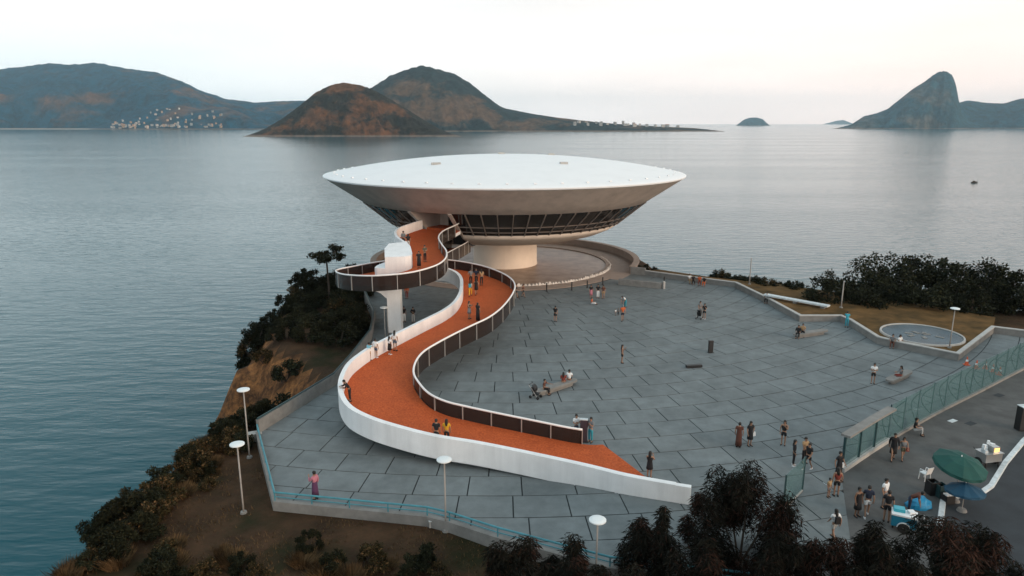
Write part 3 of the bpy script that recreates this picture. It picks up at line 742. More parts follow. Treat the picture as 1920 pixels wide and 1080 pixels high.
def ramp_z(x, y, upper=False):
    best = None
    for i in range(len(LW_)):
        c = (LW_[i] + LG_[i]) / 2
        if upper != (i > 24 * NS): continue
        d = (c.x - x) ** 2 + (c.y - y) ** 2
        # distance to the cross segment
        e = LG_[i] - LW_[i]; t = max(0, min(1, ((x - LW_[i].x) * e.x + (y - LW_[i].y) * e.y) / (e.x**2 + e.y**2)))
        d = (LW_[i].x + t * e.x - x) ** 2 + (LW_[i].y + t * e.y - y) ** 2
        if best is None or d < best[0]: best = (d, LW_[i].z)
    return best[1]
secs = [[L(w + Z(0.01)), L(g + Z(0.01)), L(g + Z(-0.02)), L(w + Z(-0.02))] for w, g in zip(LW_, LG_)]
MB().strip(secs).build('deck_surface', M_red, ramp)
def zb(z, d, floor=-0.04): return max(z - d, floor)
secs = []
for w, g in zip(LW_, LG_):
    e = (g - w); e.z = 0; e.normalize()
    secs.append([L(Vector((w.x, w.y, w.z - 0.025))), L(Vector((g.x, g.y, g.z - 0.025))), L(Vector((g.x, g.y, zb(g.z, 0.42)))), L(Vector((w.x, w.y, zb(w.z, 0.55))))])
MB().strip(secs).build('deck_slab', M_white, ramp)
def parapet(i0, i1, top, depth, th=0.32, name='parapet', chamfer=True, mt=None, topf=None):
    secs = []
    for i in range(i0, i1 + 1):
        w, g = LW_[i], LG_[i]
        a = LW_[max(i-1, 0)]; c = LW_[min(i+1, len(LW_)-1)]; d = (c - a); d.z = 0; d.normalize()
        n = Vector((-d.y, d.x, 0))
        if n.dot(g - w) > 0: n = -n
        zt = w.z + (topf(i) if topf else top); z1 = zb(w.z, depth); z2 = zb(w.z, depth + 0.20)
        o = w + n * th; o2 = w + n * 0.02
        secs.append([L((w.x, w.y, zt)), L((o.x, o.y, zt - 0.02)), L((o.x, o.y, z1)), L((o2.x, o2.y, z2))])
    return MB().strip(secs).build(name, mt or M_white, ramp)
parapet(0, 22 * NS, 1.03, 0.40)
parapet(22 * NS, 25 * NS, 0.95, 0.45, th=0.25)
parapet(33 * NS, 39 * NS, 1.1, 0.5, th=0.25)
# wall foot past the end of the deck
w0 = LW_[0]; d = (LW_[0] - LW_[2]); d.z = 0; d.normalize(); e = w0 + d * 0.8; n = Vector((d.y, -d.x, 0)); n = n if n.y < 0 else -n
MB().prism([L((w0.x, w0.y, 0)).xy, L((w0 + n * 0.32)).xy, L(e + n * 0.32).xy, L(e).xy], -0.03, 1.01).build('parapet_end', M_white, ramp)
# solid white core between the lanes of the loop, with its stepped low nose
core = [(-9.75, 67.1), (-10.3, 66.67), (-11.1, 66.47), (-12.2, 66.37), (-12.75, 69.4), (-12.6, 71.2), (-10.9, 71.9), (-10.25, 70.2), (-9.75, 67.8)]
cb = MB().prism([L((x, y, 0)).xy for x, y in core], 4.4, 7.46)
cb.v = [(x, y, z if z < 5 else 7.46 + max(0.0, y + RO.y - 66.9) * 0.115) for x, y, z in cb.v]
cb.build('core', M_white, ramp)
nose = [(-12.2, 66.37), (-13.0, 66.43), (-13.3, 66.8), (-13.28, 67.8), (-12.85, 69.4), (-12.73, 69.4)]
MB().prism([L((x, y, 0)).xy for x, y in nose], 4.7, 6.35).build('core_nose', M_white, ramp)
# column with bracket
cl = MB().box(L((-11.45, 66.6, 2.5)), (1.3, 1.1, 5.2)).build('column', M_white, ramp)
brk = MB(); y0, y1 = L((0, 66.1, 0)).y, L((0, 67.1, 0)).y; X = lambda x: x - RO.x
prof = [(X(-12.1), 3.4), (X(-12.7), 3.95), (X(-13.7), 4.4), (X(-15.6), 4.75), (X(-15.6), 4.95), (X(-12.1), 5.1)]
brk.add([(x, y0, z) for x, z in prof] + [(x, y1, z) for x, z in prof], [tuple(range(6)), tuple(range(11, 5, -1))] + [(k, 6 + k, 6 + (k+1) % 6, (k+1) % 6) for k in range(6)])
brk.build('column_bracket', M_white, ramp)
# glass side: handrail, one pane per bay, a post per bay
def g_out(i):
    a = LG_[max(i-1, 0)]; c = LG_[min(i+1, len(LG_)-1)]; d = (c - a); d.z = 0; d.normalize(); n = Vector((-d.y, d.x, 0))
    if n.dot(LW_[i] - LG_[i]) > 0: n = -n
    return n
G0, G1 = 1 * NS + 2, len(LG_) - 2
rail = [L(LG_[i] + g_out(i) * 0.03 + Z(0.98)) for i in range(G0, G1)]
MB().tube(rail, 0.075, 8).build('handrail', M_railw, ramp, smooth=True)
acc = 0.0; bays = [G0]
for i in range(G0 + 1, G1):
    acc += (LG_[i] - LG_[i-1]).length
    if acc > 1.9: bays.append(i); acc = 0.0
for k, i in enumerate(bays):
    p = LG_[i] + g_out(i) * 0.09
    n = g_out(i); t = Vector((-n.y, n.x, 0)); c = LG_[i] + n * 0.045; zl = max(-0.42, -LG_[i].z)
    MB().prism([L(c + n * sn * 0.085 + t * st * 0.03).xy for sn, st in ((-1, -1), (1, -1), (1, 1), (-1, 1))], LG_[i].z + (zl if LG_[i].z > 0.5 else 0.0), LG_[i].z + 0.95).build('rail_post', M_post, ramp)
    if k + 1 < len(bays):
        j = bays[k + 1]; secs = []
        for q in range(i, j + 1):
            n = g_out(q); p = LG_[q] + n * 0.04; zl = max(-0.44, -0.02 - LG_[q].z)
            secs.append([L(p + Z(zl)), L(p + Z(0.93)), L(p + n * 0.02 + Z(0.93)), L(p + n * 0.02 + Z(zl))])
        MB().strip(secs).build('rail_pane', M_brown_glass, ramp)
# short bridge from the ramp to the lower door, with its own rails
BR = [((-11.6, 76.3), (-8.0, 77.0)), ((-10.6, 81.0), (-7.0, 81.2)), ((-8.9, 86.0), (-5.9, 85.6)), ((-7.7, 89.2), (-5.3, 88.4))]
bl = catmull([(*a, 4.35) for a, b in BR], 4); br = catmull([(*b, 4.35) for a, b in BR], 4)
MB().strip([[L(a), L(b), L(b - Z(0.4)), L(a - Z(0.4))] for a, b in zip(bl, br)]).build('bridge_deck', M_red, ramp)
for sd, ln in ((1, br), (-1, bl)):
    MB().tube([L(p + Z(1.12)) for p in ln], 0.06, 8).build('bridge_handrail', M_railw, ramp)
    for q in range(0, len(ln) - 1, 2):
        q2 = min(q + 2, len(ln) - 1)
        MB().strip([[L(ln[k] + Vector((0.02 * sd, 0, -0.4))), L(ln[k] + Vector((0.02 * sd, 0, 1.06))), L(ln[k] + Vector((0.04 * sd, 0, 1.06))), L(ln[k] + Vector((0.04 * sd, 0, -0.4)))] for k in range(q, q2 + 1)]).build('rail_pane', M_brown_glass, ramp)
        MB().tube([L(ln[q] + Vector((0.06 * sd, 0, -0.4))), L(ln[q] + Vector((0.06 * sd, 0, 1.1)))], 0.03, 6).build('rail_post', M_post, ramp)

# ------------------------------------------------------------------ edge of the plaza: low wall with turquoise rail on the left and front, concrete wall towards the cliff
cw = empty('cliff_wall', (-15.3, 47.5, 0)); tag(cw, 'pale concrete wall with dark top rail along the cliff side of the plaza', 'wall')
CWP = [(-16.8, 43.2), (-15.35, 47.5), (-13.9, 51.9), (-13.6, 57), (-13.4, 64), (-14.4, 71), (-17.2, 80)]
wall_along('wall_body', [(x + 15.3, y - 47.5) for x, y in CWP], -0.5, 0.92, 0.22, M_conc, cw)
MB().tube([(x + 15.3, y - 47.5, 1.0) for x, y in CWP], 0.06, 6).build('top_rail', M_tsteel, cw)
ew = empty('edge_fence', (-12.8, 34.4, 0)); tag(ew, 'low concrete kerb with turquoise tube rail along the front plaza edge', 'fence')
EW = [(-16.8, 43.1), (-12.8, 34.4), (-4.4, 32.9), (-3.2, 32.4), (-0.7, 31.0), (4.5, 28.6), (10.5, 27.4)]
EWL = [(x + 12.8, y - 34.4) for x, y in EW]
wall_along('kerb', EWL, -0.75, 0.14, 0.28, M_conc, ew)
MB().tube([(x, y, 0.62) for x, y in EWL], 0.055, 8).build('top_rail', M_teal, ew)
MB().tube([(x, y, 0.36) for x, y in EWL], 0.03, 6).build('mid_rail', M_teal, ew)
for i in range(len(EWL) - 1):
    a, b = Vector((*EWL[i], 0)), Vector((*EWL[i+1], 0)); n = max(1, round((b - a).length / 2.2))
    for k in range(n):
        p = a.lerp(b, k / n); MB().tube([(p.x, p.y, 0.10), (p.x, p.y, 0.62)], 0.035, 6).build('fence_post', M_teal, ew)
# ------------------------------------------------------------------ glass fence and gate
def path_pts(pts, step):
    out = [Vector((p[0], p[1], 0)) for p in pts[:1]]; P = catmull([(p[0], p[1], 0) for p in pts], 24); acc = 0
    for a, b in zip(P, P[1:]):
        acc += (b - a).length
        if acc >= step: out.append(b.copy()); acc = 0
    return out
FP = path_pts([(p.x, p.y) for p in FENCE], 2.0)
fence = empty('glass_fence', tuple(FP[3])); tag(fence, 'tall teal glass fence with dark bowed steel braces along the forecourt', 'fence')
o3 = FP[3]
def pane_between(name, a, b, z0, z1, th, m, parent, gap=0.04):
    d = (b - a).normalized(); n = Vector((-d.y, d.x, 0)) * th / 2; a = a + d * gap; b = b - d * gap
    return MB().prism([(p.x, p.y) for p in (a - n, b - n, b + n, a + n)], z0, z1).build(name, m, parent)
wall_along('kerb', [(p.x - o3.x, p.y - o3.y) for p in FP[3:]], -0.05, 0.14, 0.26, M_conc, fence)
for i in range(3, len(FP)):
    p = FP[i] - o3; q = FP[min(i+1, len(FP)-1)]; d = ((FP[i] - FP[i-1]) if i == len(FP)-1 else (q - FP[i])).normalized(); n = Vector((-d.y, d.x, 0))
    if n.x > 0: n = -n
    if i + 1 < len(FP): pane_between('fence_pane', p, q - o3, 0.15, 2.5, 0.02, M_tglass, fence)
    MB().tube([p + n * 0.05 + Z(0.2), p + n * 0.05 + Z(2.5)], 0.04, 6).build('fence_post', M_tsteel, fence)
    k = 1 if i % 2 else -1
    bow = [p + n * (0.08 + 0.55 * math.sin(math.pi * t)) + d * (0.35 * k * math.sin(math.pi * t)) + Z(0.2 + 2.0 * t) for t in [j / 8 for j in range(9)]]
    MB().tube(bow, 0.035, 5).tube([bow[3] + d * -0.5 * k, p + n * 0.05 + Z(0.95)], 0.03, 5).tube([bow[5], p + n * 0.05 + Z(1.35)], 0.025, 5).build('brace', M_tsteel, fence)
gate = empty('gate_housing', tuple(FP[0])); tag(gate, 'framed teal glass gate bay under a pale concrete beam', 'gate')
o0 = FP[0]; g = [p - o0 for p in FP[:4]]
wall_along('kerb', [(p.x, p.y) for p in g], -0.05, 0.22, 0.34, M_conc_l, gate)
for i in range(3):
    pane_between('gate_pane', g[i], g[i+1], 0.23, 2.16, 0.03, M_tglass, gate, 0.08)
    pane_between('gate_frame', g[i] - (g[i+1] - g[i]).normalized() * 0.06, g[i] + (g[i+1] - g[i]).normalized() * 0.06, 0.2, 2.17, 0.12, M_tsteel, gate, 0.0)
wall_along('beam', [(p.x, p.y) for p in g], 2.18, 2.32, 0.55, M_conc, gate)
gl = empty('gate_leaf', tuple(at(1504, 920))); tag(gl, 'teal glass gate leaf standing open on the plaza edge', 'gate')
a, b = at(1504, 920), at(1468, 957)
pane_between('leaf_pane', Vector((0, 0, 0)), b - a, 0.06, 2.05, 0.03, M_tglass, gl)
for p in (Vector((0, 0, 0)), b - a): MB().box((p.x, p.y, 1.03), (0.07, 0.07, 2.06)).build('leaf_post', M_tsteel, gl)
wall_along('bottom_rail', [(0, 0), ((b - a).x, (b - a).y)], 0.0, 0.08, 0.09, M_conc_l, gl)

# ------------------------------------------------------------------ lamps and poles
def lamp(label, x, y, zb_, ytop, xtop, disc=True, double=False, r=0.042, head=0.38):
    top = at_d(xtop, ytop, y); h = top.z - zb_
    o = empty('street_lamp' if disc else 'pole', (x, y, zb_)); tag(o, label, 'lamp' if disc else 'pole')
    MB().tube([(0, 0, -0.15), (0, 0, 0.9), (0, 0, h - 0.03)], [r * 1.25, r * 1.1, r], 8).build('post', M_pole, o, smooth=True)
    MB().lathe([(0.0, 0.12), (0.16, 0.11), (0.19, 0.0), (0.19, -0.12)], 10).build('base', M_conc, o)
    if double: MB().tube([(0.28, 0, -0.15), (0.28, 0, h - 0.05)], r, 8).build('post', M_pole, o, smooth=True)
    if disc:
        MB().lathe([(0.0, h + 0.06), (head * 0.6, h + 0.05), (head, h), (head, h - 0.05), (head * 0.35, h - 0.09), (0.0, h - 0.1)], 24).build('lamp_head', M_lampd, o, smooth=False)
    return o
def land_at(px, py):
    z = -0.5
    for _ in range(8): p = at(px, py, z); z = land_z(p.x, p.y)
    return Vector((p.x, p.y, z))
p = land_at(457, 962); lamp('disc-topped lamp post standing in open brown dirt', p.x, p.y, p.z, 832, 448)
p = land_at(468, 858); lamp('disc-topped lamp post behind the corner of the turquoise fence', p.x, p.y, p.z, 730, 463)
p = land_at(836, 996); lamp('disc-topped lamp post in front of the turquoise fence beside the small white box', p.x, p.y, p.z, 861, 836)
p = Vector((3.75, 27.7, land_z(3.75, 27.7))); lamp('disc-topped lamp post among the dark foreground trees', p.x, p.y, p.z, 974, 1138)
p = at(1780, 652, 0.6); lamp('disc-topped lamp post on the lawn by the round basin', p.x, p.y, 0.6, 578, 1786)
p = at(1405, 533, 0.6); lamp('thin bare pole on the lawn near the seated group', p.x, p.y, 0.6, 483, 1406, disc=False, r=0.06)
p = at(1577, 577, 0.6); lamp('thin bare pole at the lawn edge before the dark trees', p.x, p.y, 0.6, 526, 1577, disc=False, r=0.06)
lamp('double-post lamp beside the white ramp column', -11.95, 63.6, 0, 576, 714, double=True)

# ------------------------------------------------------------------ plaza furniture
def bench(label, a, b):
    c = (a + b) / 2; d = b - a; ln = d.length; rz = math.atan2(d.y, d.x)
    o = empty('bench', (c.x, c.y, 0), rz); tag(o, label, 'bench')
    seat = []; foot = []
    for k in range(20):
        t = 2 * math.pi * k / 20; cx, sx = math.cos(t), math.sin(t)
        ex = math.copysign(abs(cx) ** 0.3, cx); ey = math.copysign(abs(sx) ** 0.7, sx)
        seat.append((ex * ln / 2, ey * 0.36)); foot.append((ex * ln * 0.40, ey * 0.22))
    MB().prism(foot, 0.0, 0.26).build('bench_foot', M_conc, o)
    MB().prism(seat, 0.265, 0.42).build('seat', M_conc, o); return o
bench('long concrete bench with three people and a pushchair', at(1003, 744), at(1080, 719))
bench('long concrete bench holding two people in dark clothes near the lawn wall', at(1488, 634), at(1550, 625))
bench('short concrete bench with one person reaching forward near the glass fence', at(1664, 722), at(1705, 703))
p = at(1332, 661); o = empty('totem', tuple(p), 0.2); tag(o, 'free-standing black totem on the open plaza', 'totem')
MB().box((0, 0, 0.56), (0.40, 0.22, 1.12)).build('panel', M_black, o); MB().box((0, 0, 0.02), (0.5, 0.32, 0.04)).build('base', M_black, o)
p = at(1301, 689); o = empty('block', tuple(p), 0.16); tag(o, 'low black block lying flat on the plaza', 'block')
MB().box((0, 0, 0.14), (1.35, 0.34, 0.2)).build('top_board', M_black, o); MB().box((0, 0, 0.02), (1.15, 0.22, 0.04)).build('base', M_black, o)
p = at(1094, 828); o = empty('information_totem', tuple(p), -0.15); tag(o, 'dark information totem with pale top beside the ramp rail end', 'totem')
MB().box((0, 0, 0.78), (0.46, 0.2, 1.5)).build('panel', mat('dark_purple_panel', (0.05, 0.035, 0.045), 0.5), o); MB().box((0, 0, 1.55), (0.5, 0.24, 0.06)).build('cap', M_kerb, o); MB().box((0, 0, 0.015), (0.6, 0.35, 0.03)).build('base', M_black, o)
for x, y, h in ((1025, 546, 16), (1072, 544, 16), (1101, 540, 15), (1130, 534, 15), (1245, 534, 16)):
    p = at(x, y); s = (y - 230) / 20.0; o = empty('bollard', tuple(p))
    tag(o, 'slim dark bollard post standing at the edge of the pool apron', 'bollard', 'slim dark bollards along the pool apron')
    MB().tube([(0, 0, 0.04), (0, 0, h / s)], 0.075, 8).build('post', M_black, o); MB().lathe([(0.0, 0.05), (0.14, 0.05), (0.14, 0.0)], 10).build('base', M_black, o)
def rot2(x, y, a): return (x * math.cos(a) - y * math.sin(a), x * math.sin(a) + y * math.cos(a))
p = land_at(815, 984); o = empty('flood_lamp_box', tuple(p), 0.25); tag(o, 'small white lamp box on the dirt below the turquoise fence', 'box')
MB().box((0, 0, 0.16), (0.62, 0.45, 0.36), 0, 0.92).build('housing', M_conc_l, o); MB().box((0, 0, 0.36), (0.66, 0.5, 0.05)).build('lid', M_kerb, o)
p = land_at(476, 826); o = empty('concrete_block', tuple(p), 0.4); tag(o, 'pale concrete block outside the corner of the plaza fence', 'block')
MB().box((0, 0, 0.15), (1.0, 0.5, 0.7)).build('block_body', M_conc_l, o); MB().box((0, 0, 0.53), (1.06, 0.56, 0.06)).build('lid', M_conc_l, o)
# white slab bench and round basin on the lawn
a, b = at(1434, 551, 1.0), at(1554, 573, 1.0); o = empty('slab_bench', (a.x, a.y, 0.6)); tag(o, 'long white slab bench along the back of the dry lawn', 'bench')
d = (b - a)
wall_along('slab', [(0, 0), (d.x, d.y)], 0.26, 0.42, 0.75, M_kerb, o)
for t in (0.08, 0.5, 0.92): MB().box((d.x * t, d.y * t, 0.13), (0.4, 0.5, 0.26), math.atan2(d.y, d.x)).build('support', M_conc, o)
bc = at(1728, 627, 0.66); o = empty('basin', (bc.x, bc.y, 0.6)); tag(o, 'round blue basin with pale rim set into the lawn', 'basin')
MB().lathe([(3.35, 0.0), (3.35, 0.13), (3.38, 0.15), (3.50, 0.15), (3.54, 0.0)], 64).build('rim', M_conc_l, o)
MB().lathe([(0.0, 0.06), (1.2, 0.06), (2.4, 0.06), (3.37, 0.06)], 48).build('water', M_water2, o)
wh = MB()
for k in range(7):
    a = k * 0.9; r = 0.5 + 0.25 * k
    wh.box((r * math.cos(a) * 0.9, r * math.sin(a) * 0.6, 0.075), (0.7, 0.35, 0.05), a)
wh.build('stepping_stones', M_conc, o)

# ------------------------------------------------------------------ vendors on the forecourt
M_green = mat('green_canvas', (0.004, 0.062, 0.052), 0.8, 0.12, 3); M_blue = mat('blue_canvas', (0.005, 0.05, 0.095), 0.8, 0.12, 3)
M_steel = mat('stainless_sheet', (0.45, 0.46, 0.46), 0.3, metal=0.7); M_cblue = mat('cart_blue_paint', (0.01, 0.16, 0.26), 0.4); M_wplast = mat('white_plastic', (0.75, 0.77, 0.78), 0.4)
M_orange = mat('orange_plastic', (0.60, 0.10, 0.03), 0.5); M_tyre = mat('tyre_rubber', (0.012, 0.012, 0.012), 0.9)
def parasol(label, px, py_base, zc, r, tilt, cl, rz):
    p = at(px, py_base, -0.03); o = empty('parasol', (p.x, p.y, -0.03), rz); tag(o, label, 'parasol')
    MB().tube([(0, 0, 0.1), (0, 0, zc)], 0.025, 8).build('pole', M_pole, o); MB().lathe([(0.0, 0.16), (0.2, 0.14), (0.26, 0.0)], 12).build('base', M_conc, o)
    cp = empty('canopy_tmp'); COL.objects.unlink(cp); bpy.data.objects.remove(cp)
    b = MB(); n = 8; vs = [(0, 0, 0.42)]
    for j, (rr, zz) in enumerate(((0.5, 0.26), (1.0, -0.02))):
        for k in range(n * 2):
            a = math.pi * k / n; sag = 0.0 if k % 2 == 0 else -0.05 * rr; q = rr * r * (1.0 if k % 2 == 0 else 0.955)
            vs.append((q * math.cos(a), q * math.sin(a), zz * r / 1.2 + sag))
    m = n * 2
    fs = [(0, 1 + k, 1 + (k + 1) % m) for k in range(m)] + [(1 + k, 1 + m + k, 1 + m + (k + 1) % m, 1 + (k + 1) % m) for k in range(m)]
    for k in range(m): a = math.pi * k / n; vs.append((r * math.cos(a), r * math.sin(a), -0.16 * r))
    fs += [(1 + m + k, 1 + 2 * m + k, 1 + 2 * m + (k + 1) % m, 1 + m + (k + 1) % m) for k in range(m)]
    c = b.add(vs, fs).build('canopy', cl, o); c.location = (0, 0, zc - 0.3); c.rotation_euler = (tilt, 0, 0)
    for k in range(8):
        a = 2 * math.pi * k / 8; rb_ = MB().tube([(0, 0, 0.38), (r * 0.5 * math.cos(a), r * 0.5 * math.sin(a), 0.2 * r), (r * 0.97 * math.cos(a), r * 0.97 * math.sin(a), -0.05)], 0.012, 4).build('rib', M_pole, o)
        rb_.location = c.location; rb_.rotation_euler = c.rotation_euler
    MB().lathe([(0.0, 0.1), (0.03, 0.05), (0.03, 0.0)], 8, (0, 0, zc + 0.1)).build('finial', M_wplast, o)
parasol('large green parasol over the forecourt vendor', 1790, 940, 2.55, 1.32, R(14), M_green, R(20))
parasol('smaller blue parasol tucked under the green parasol', 1803, 958, 1.55, 0.95, R(-4), M_blue, R(10))
# steel food cart
p = at(1851, 872, -0.03); o = empty('food_cart', tuple(p), R(12)); tag(o, 'steel food cart with lit warmer and white parcels on top', 'cart')
MB().box((0, 0, 0.62), (1.15, 0.75, 0.5)).build('body', M_steel, o); MB().box((0, 0, 0.89), (1.25, 0.85, 0.05)).build('counter', M_steel, o)
for x in (-0.45, 0.45):
    for y in (-0.3, 0.3): MB().box((x, y, 0.2), (0.06, 0.06, 0.40)).build('leg', M_black, o)
for x in (-0.58, 0.58): MB().lathe([(0.05, -0.04), (0.26, -0.04), (0.26, 0.04), (0.05, 0.04)], 18).build('wheel', M_tyre, o)
for k, w in enumerate([c for c in o.children if c.name.startswith('wheel')]): w.rotation_euler = (0, R(90), 0); w.location = ((-0.62, 0.62)[k], 0.1, 0.26)
MB().box((0.18, -0.1, 1.10), (0.42, 0.4, 0.36)).build('warmer', M_steel, o)
MB().box((0.18, -0.31, 1.10), (0.34, 0.02, 0.24)).build('warmer_light', mat('warm_bulb_glass', (0.9, 0.5, 0.2), 0.5, emit=((1.0, 0.45, 0.12), 1.6)), o)
for k, (x, y, z, s) in enumerate(((-0.3, 0.1, 1.03, 0.24), (-0.1, 0.25, 1.06, 0.3), (0.35, 0.22, 1.12, 0.3), (-0.42, -0.15, 0.99, 0.2), (0.1, 0.25, 1.38, 0.2), (-0.32, 0.12, 1.24, 0.18))):
    MB().box((x, y, z if k not in (4, 5) else z - 0.02), (s, s * 0.8, s), k, 0.85).build('parcel', M_wplast if k % 3 else M_kerb, o)
for x in (-0.52, 0.52): MB().tube([(x, 0.38, 0.85), (x * 1.05, 0.62, 0.95)], 0.02, 6).build('handle', M_black, o)
# ice cream cart
p = at(1692, 993, -0.03); o = empty('ice_cream_cart', tuple(p), R(-28)); tag(o, 'blue and white ice cream cart with white wheel arch', 'cart')
MB().prism([(-0.55, -0.33), (0.55, -0.33), (0.55, 0.33), (-0.55, 0.33)], 0.28, 0.86).build('body', M_cblue, o)
MB().box((0, 0, 0.90), (1.16, 0.72, 0.08)).build('lid', M_wplast, o); MB().box((-0.25, 0.12, 1.02), (0.5, 0.4, 0.16), 0.1).build('tray', mat('cyan_plastic', (0.03, 0.35, 0.45), 0.4), o)
MB().box((0.3, 0.1, 1.0), (0.3, 0.3, 0.14), 0.5).build('carton', M_wplast, o)
arch = [(0.30 * math.cos(a) * 1.0, 0.27 + 0.30 * math.sin(a)) for a in [math.pi * k / 10 for k in range(11)]]
b = MB()
secs = [[(x, -0.36, z), (x, -0.33, z), (x * 0.8, -0.33, 0.27 + (z - 0.27) * 0.8), (x * 0.8, -0.36, 0.27 + (z - 0.27) * 0.8)] for x, z in arch]
b.strip([[Vector(q) for q in s] for s in secs]).build('wheel_arch', M_wplast, o)
for y in (-0.36, 0.36):
    w = MB().lathe([(0.04, -0.03), (0.23, -0.03), (0.26, -0.02), (0.26, 0.02), (0.23, 0.03), (0.04, 0.03)], 18).build('wheel', M_tyre, o); w.rotation_euler = (R(90), 0, 0); w.location = (0, y, 0.26)
MB().tube([(0.55, -0.25, 0.75), (0.85, -0.25, 0.95), (0.85, 0.25, 0.95), (0.55, 0.25, 0.75)], 0.02, 6).build('push_handle', M_steel, o)
MB().box((-0.45, 0, 0.14), (0.08, 0.08, 0.28)).build('leg', M_black, o)
# crates, chair, tarpaulin bundle
def crate(label, px, py, rz, d, m):
    p = at(px, py, -0.03); o = empty('crate', tuple(p), rz); tag(o, label, 'crate'); w, dp, h = d
    MB().box((0, 0, 0.02), (w, dp, 0.04)).build('floor', m, o)
    for x, y, a, b_ in ((0, -dp/2, w, 0.03), (0, dp/2, w, 0.03), (-w/2, 0, 0.03, dp - 0.04), (w/2, 0, 0.03, dp - 0.04)): MB().box((x, y, h / 2 + 0.02), (a, b_, h)).build('side', m, o)
    return o
crate('tall black crate beside the white plastic chair', 1746, 925, 0.1, (0.5, 0.5, 0.75), M_black)
crate('black crate under the edge of the green parasol', 1762, 930, 0.1, (0.45, 0.5, 0.7), M_tsteel)
o = crate('crate of white packets under the blue parasol', 1776, 942, 0.15, (0.5, 0.45, 0.45), M_black)
for k in range(6): MB().box((-0.15 + 0.14 * (k % 3), -0.1 + 0.18 * (k // 3), 0.40), (0.11, 0.14, 0.22), k * 0.3).build('packet', M_wplast, o)
p = at(1733, 899, -0.03); o = empty('plastic_chair', tuple(p), R(200)); tag(o, 'white plastic chair next to the green parasol', 'chair')
MB().box((0, 0, 0.43), (0.44, 0.42, 0.04)).build('seat', M_wplast, o)
MB().add([(-0.21, 0.2, 0.45), (0.21, 0.2, 0.45), (0.23, 0.30, 0.86), (-0.23, 0.30, 0.86), (-0.21, 0.23, 0.45), (0.21, 0.23, 0.45), (0.23, 0.33, 0.86), (-0.23, 0.33, 0.86)], [(0, 1, 2, 3), (7, 6, 5, 4), (0, 4, 5, 1), (2, 6, 7, 3), (1, 5, 6, 2), (0, 3, 7, 4)]).build('backrest', M_wplast, o)
for x in (-0.19, 0.19):
    for y in (-0.18, 0.18): MB().tube([(x * 1.15, y * 1.15, 0), (x, y, 0.42)], 0.025, 6).build('leg', M_wplast, o)
    MB().tube([(x * 1.15, -0.18, 0.43), (x * 1.2, -0.16, 0.64), (x * 1.2, 0.24, 0.66)], 0.022, 6).build('armrest', M_wplast, o)
p = at(1722, 950, -0.03); b = MB(); vs = []; rr = random.Random(3); n = 14
for j in range(7):
    for k in range(n):
        a = 2 * math.pi * k / n; q = [1.0, 1.02, 0.95, 0.8, 0.6, 0.35, 0.06][j] * (1 + 0.16 * rr.uniform(-1, 1))
        vs.append((0.62 * q * math.cos(a), 0.42 * q * math.sin(a), [0, 0.12, 0.28, 0.42, 0.53, 0.6, 0.63][j] * (1 + 0.12 * rr.uniform(-1, 1))))
b.add(vs, [(j*n+k, j*n+(k+1) % n, (j+1)*n+(k+1) % n, (j+1)*n+k) for j in range(6) for k in range(n)] + [tuple(6*n+k for k in range(n))])
o = b.build('tarpaulin_bundle', mat('bright_blue_tarp', (0.01, 0.22, 0.42), 0.5, 0.2, 6)); o.location = tuple(p); tag(o, 'crumpled bright blue tarpaulin bundle beside the crouching vendor', 'bundle')
p = at(1916, 806, -0.03); o = empty('loudspeaker_cabinet', tuple(p), 0.1); tag(o, 'tall black cabinet standing alone on the dark paving', 'cabinet')
MB().box((0, 0, 0.86), (0.8, 0.5, 1.66)).build('body', M_black, o); MB().box((0, 0, 1.71), (0.84, 0.54, 0.05)).build('top_edge', M_kerb, o)
MB().box((0, 0, 0.02), (0.7, 0.42, 0.04)).build('plinth', M_conc, o)
for k, (x, y) in enumerate(((1812, 684), (1830, 691), (1847, 691), (1861, 698), (1874, 703))):
    p = at(x, y); o = empty('traffic_cone', tuple(p), k * 0.5); tag(o, 'orange traffic cone with white band behind the glass fence', 'cone', 'traffic cones behind the glass fence')
    MB().box((0, 0, 0.02), (0.42, 0.42, 0.04)).build('foot', M_orange, o)
    MB().lathe([(0.16, 0.04), (0.105, 0.32)], 14).lathe([(0.075, 0.48), (0.03, 0.72), (0.0, 0.73)], 14).build('cone_body', M_orange, o)
    MB().lathe([(0.106, 0.32), (0.076, 0.48)], 14).build('white_band', M_wplast, o)
# covers and painted patch on the forecourt
for lb_, x, y, w, d, m in (('dark square drain cover on the forecourt', 1873, 741, 0.75, 0.5, M_road), ('dark drain cover near the seated man', 1820, 794, 0.75, 0.45, M_road), ('pale painted patch on the forecourt paving', 1786, 789, 0.7, 0.35, M_kerb), ('pale scuffed plate beside the open gate', 1538, 912, 1.5, 0.45, M_kerb)):
    p = at(x, y, -0.03); o = MB().box((0, 0, 0.004), (w, d, 0.008)).build('ground_plate', m); o.location = tuple(p); o.rotation_euler = (0, 0, 0.5); tag(o, lb_, 'plate')

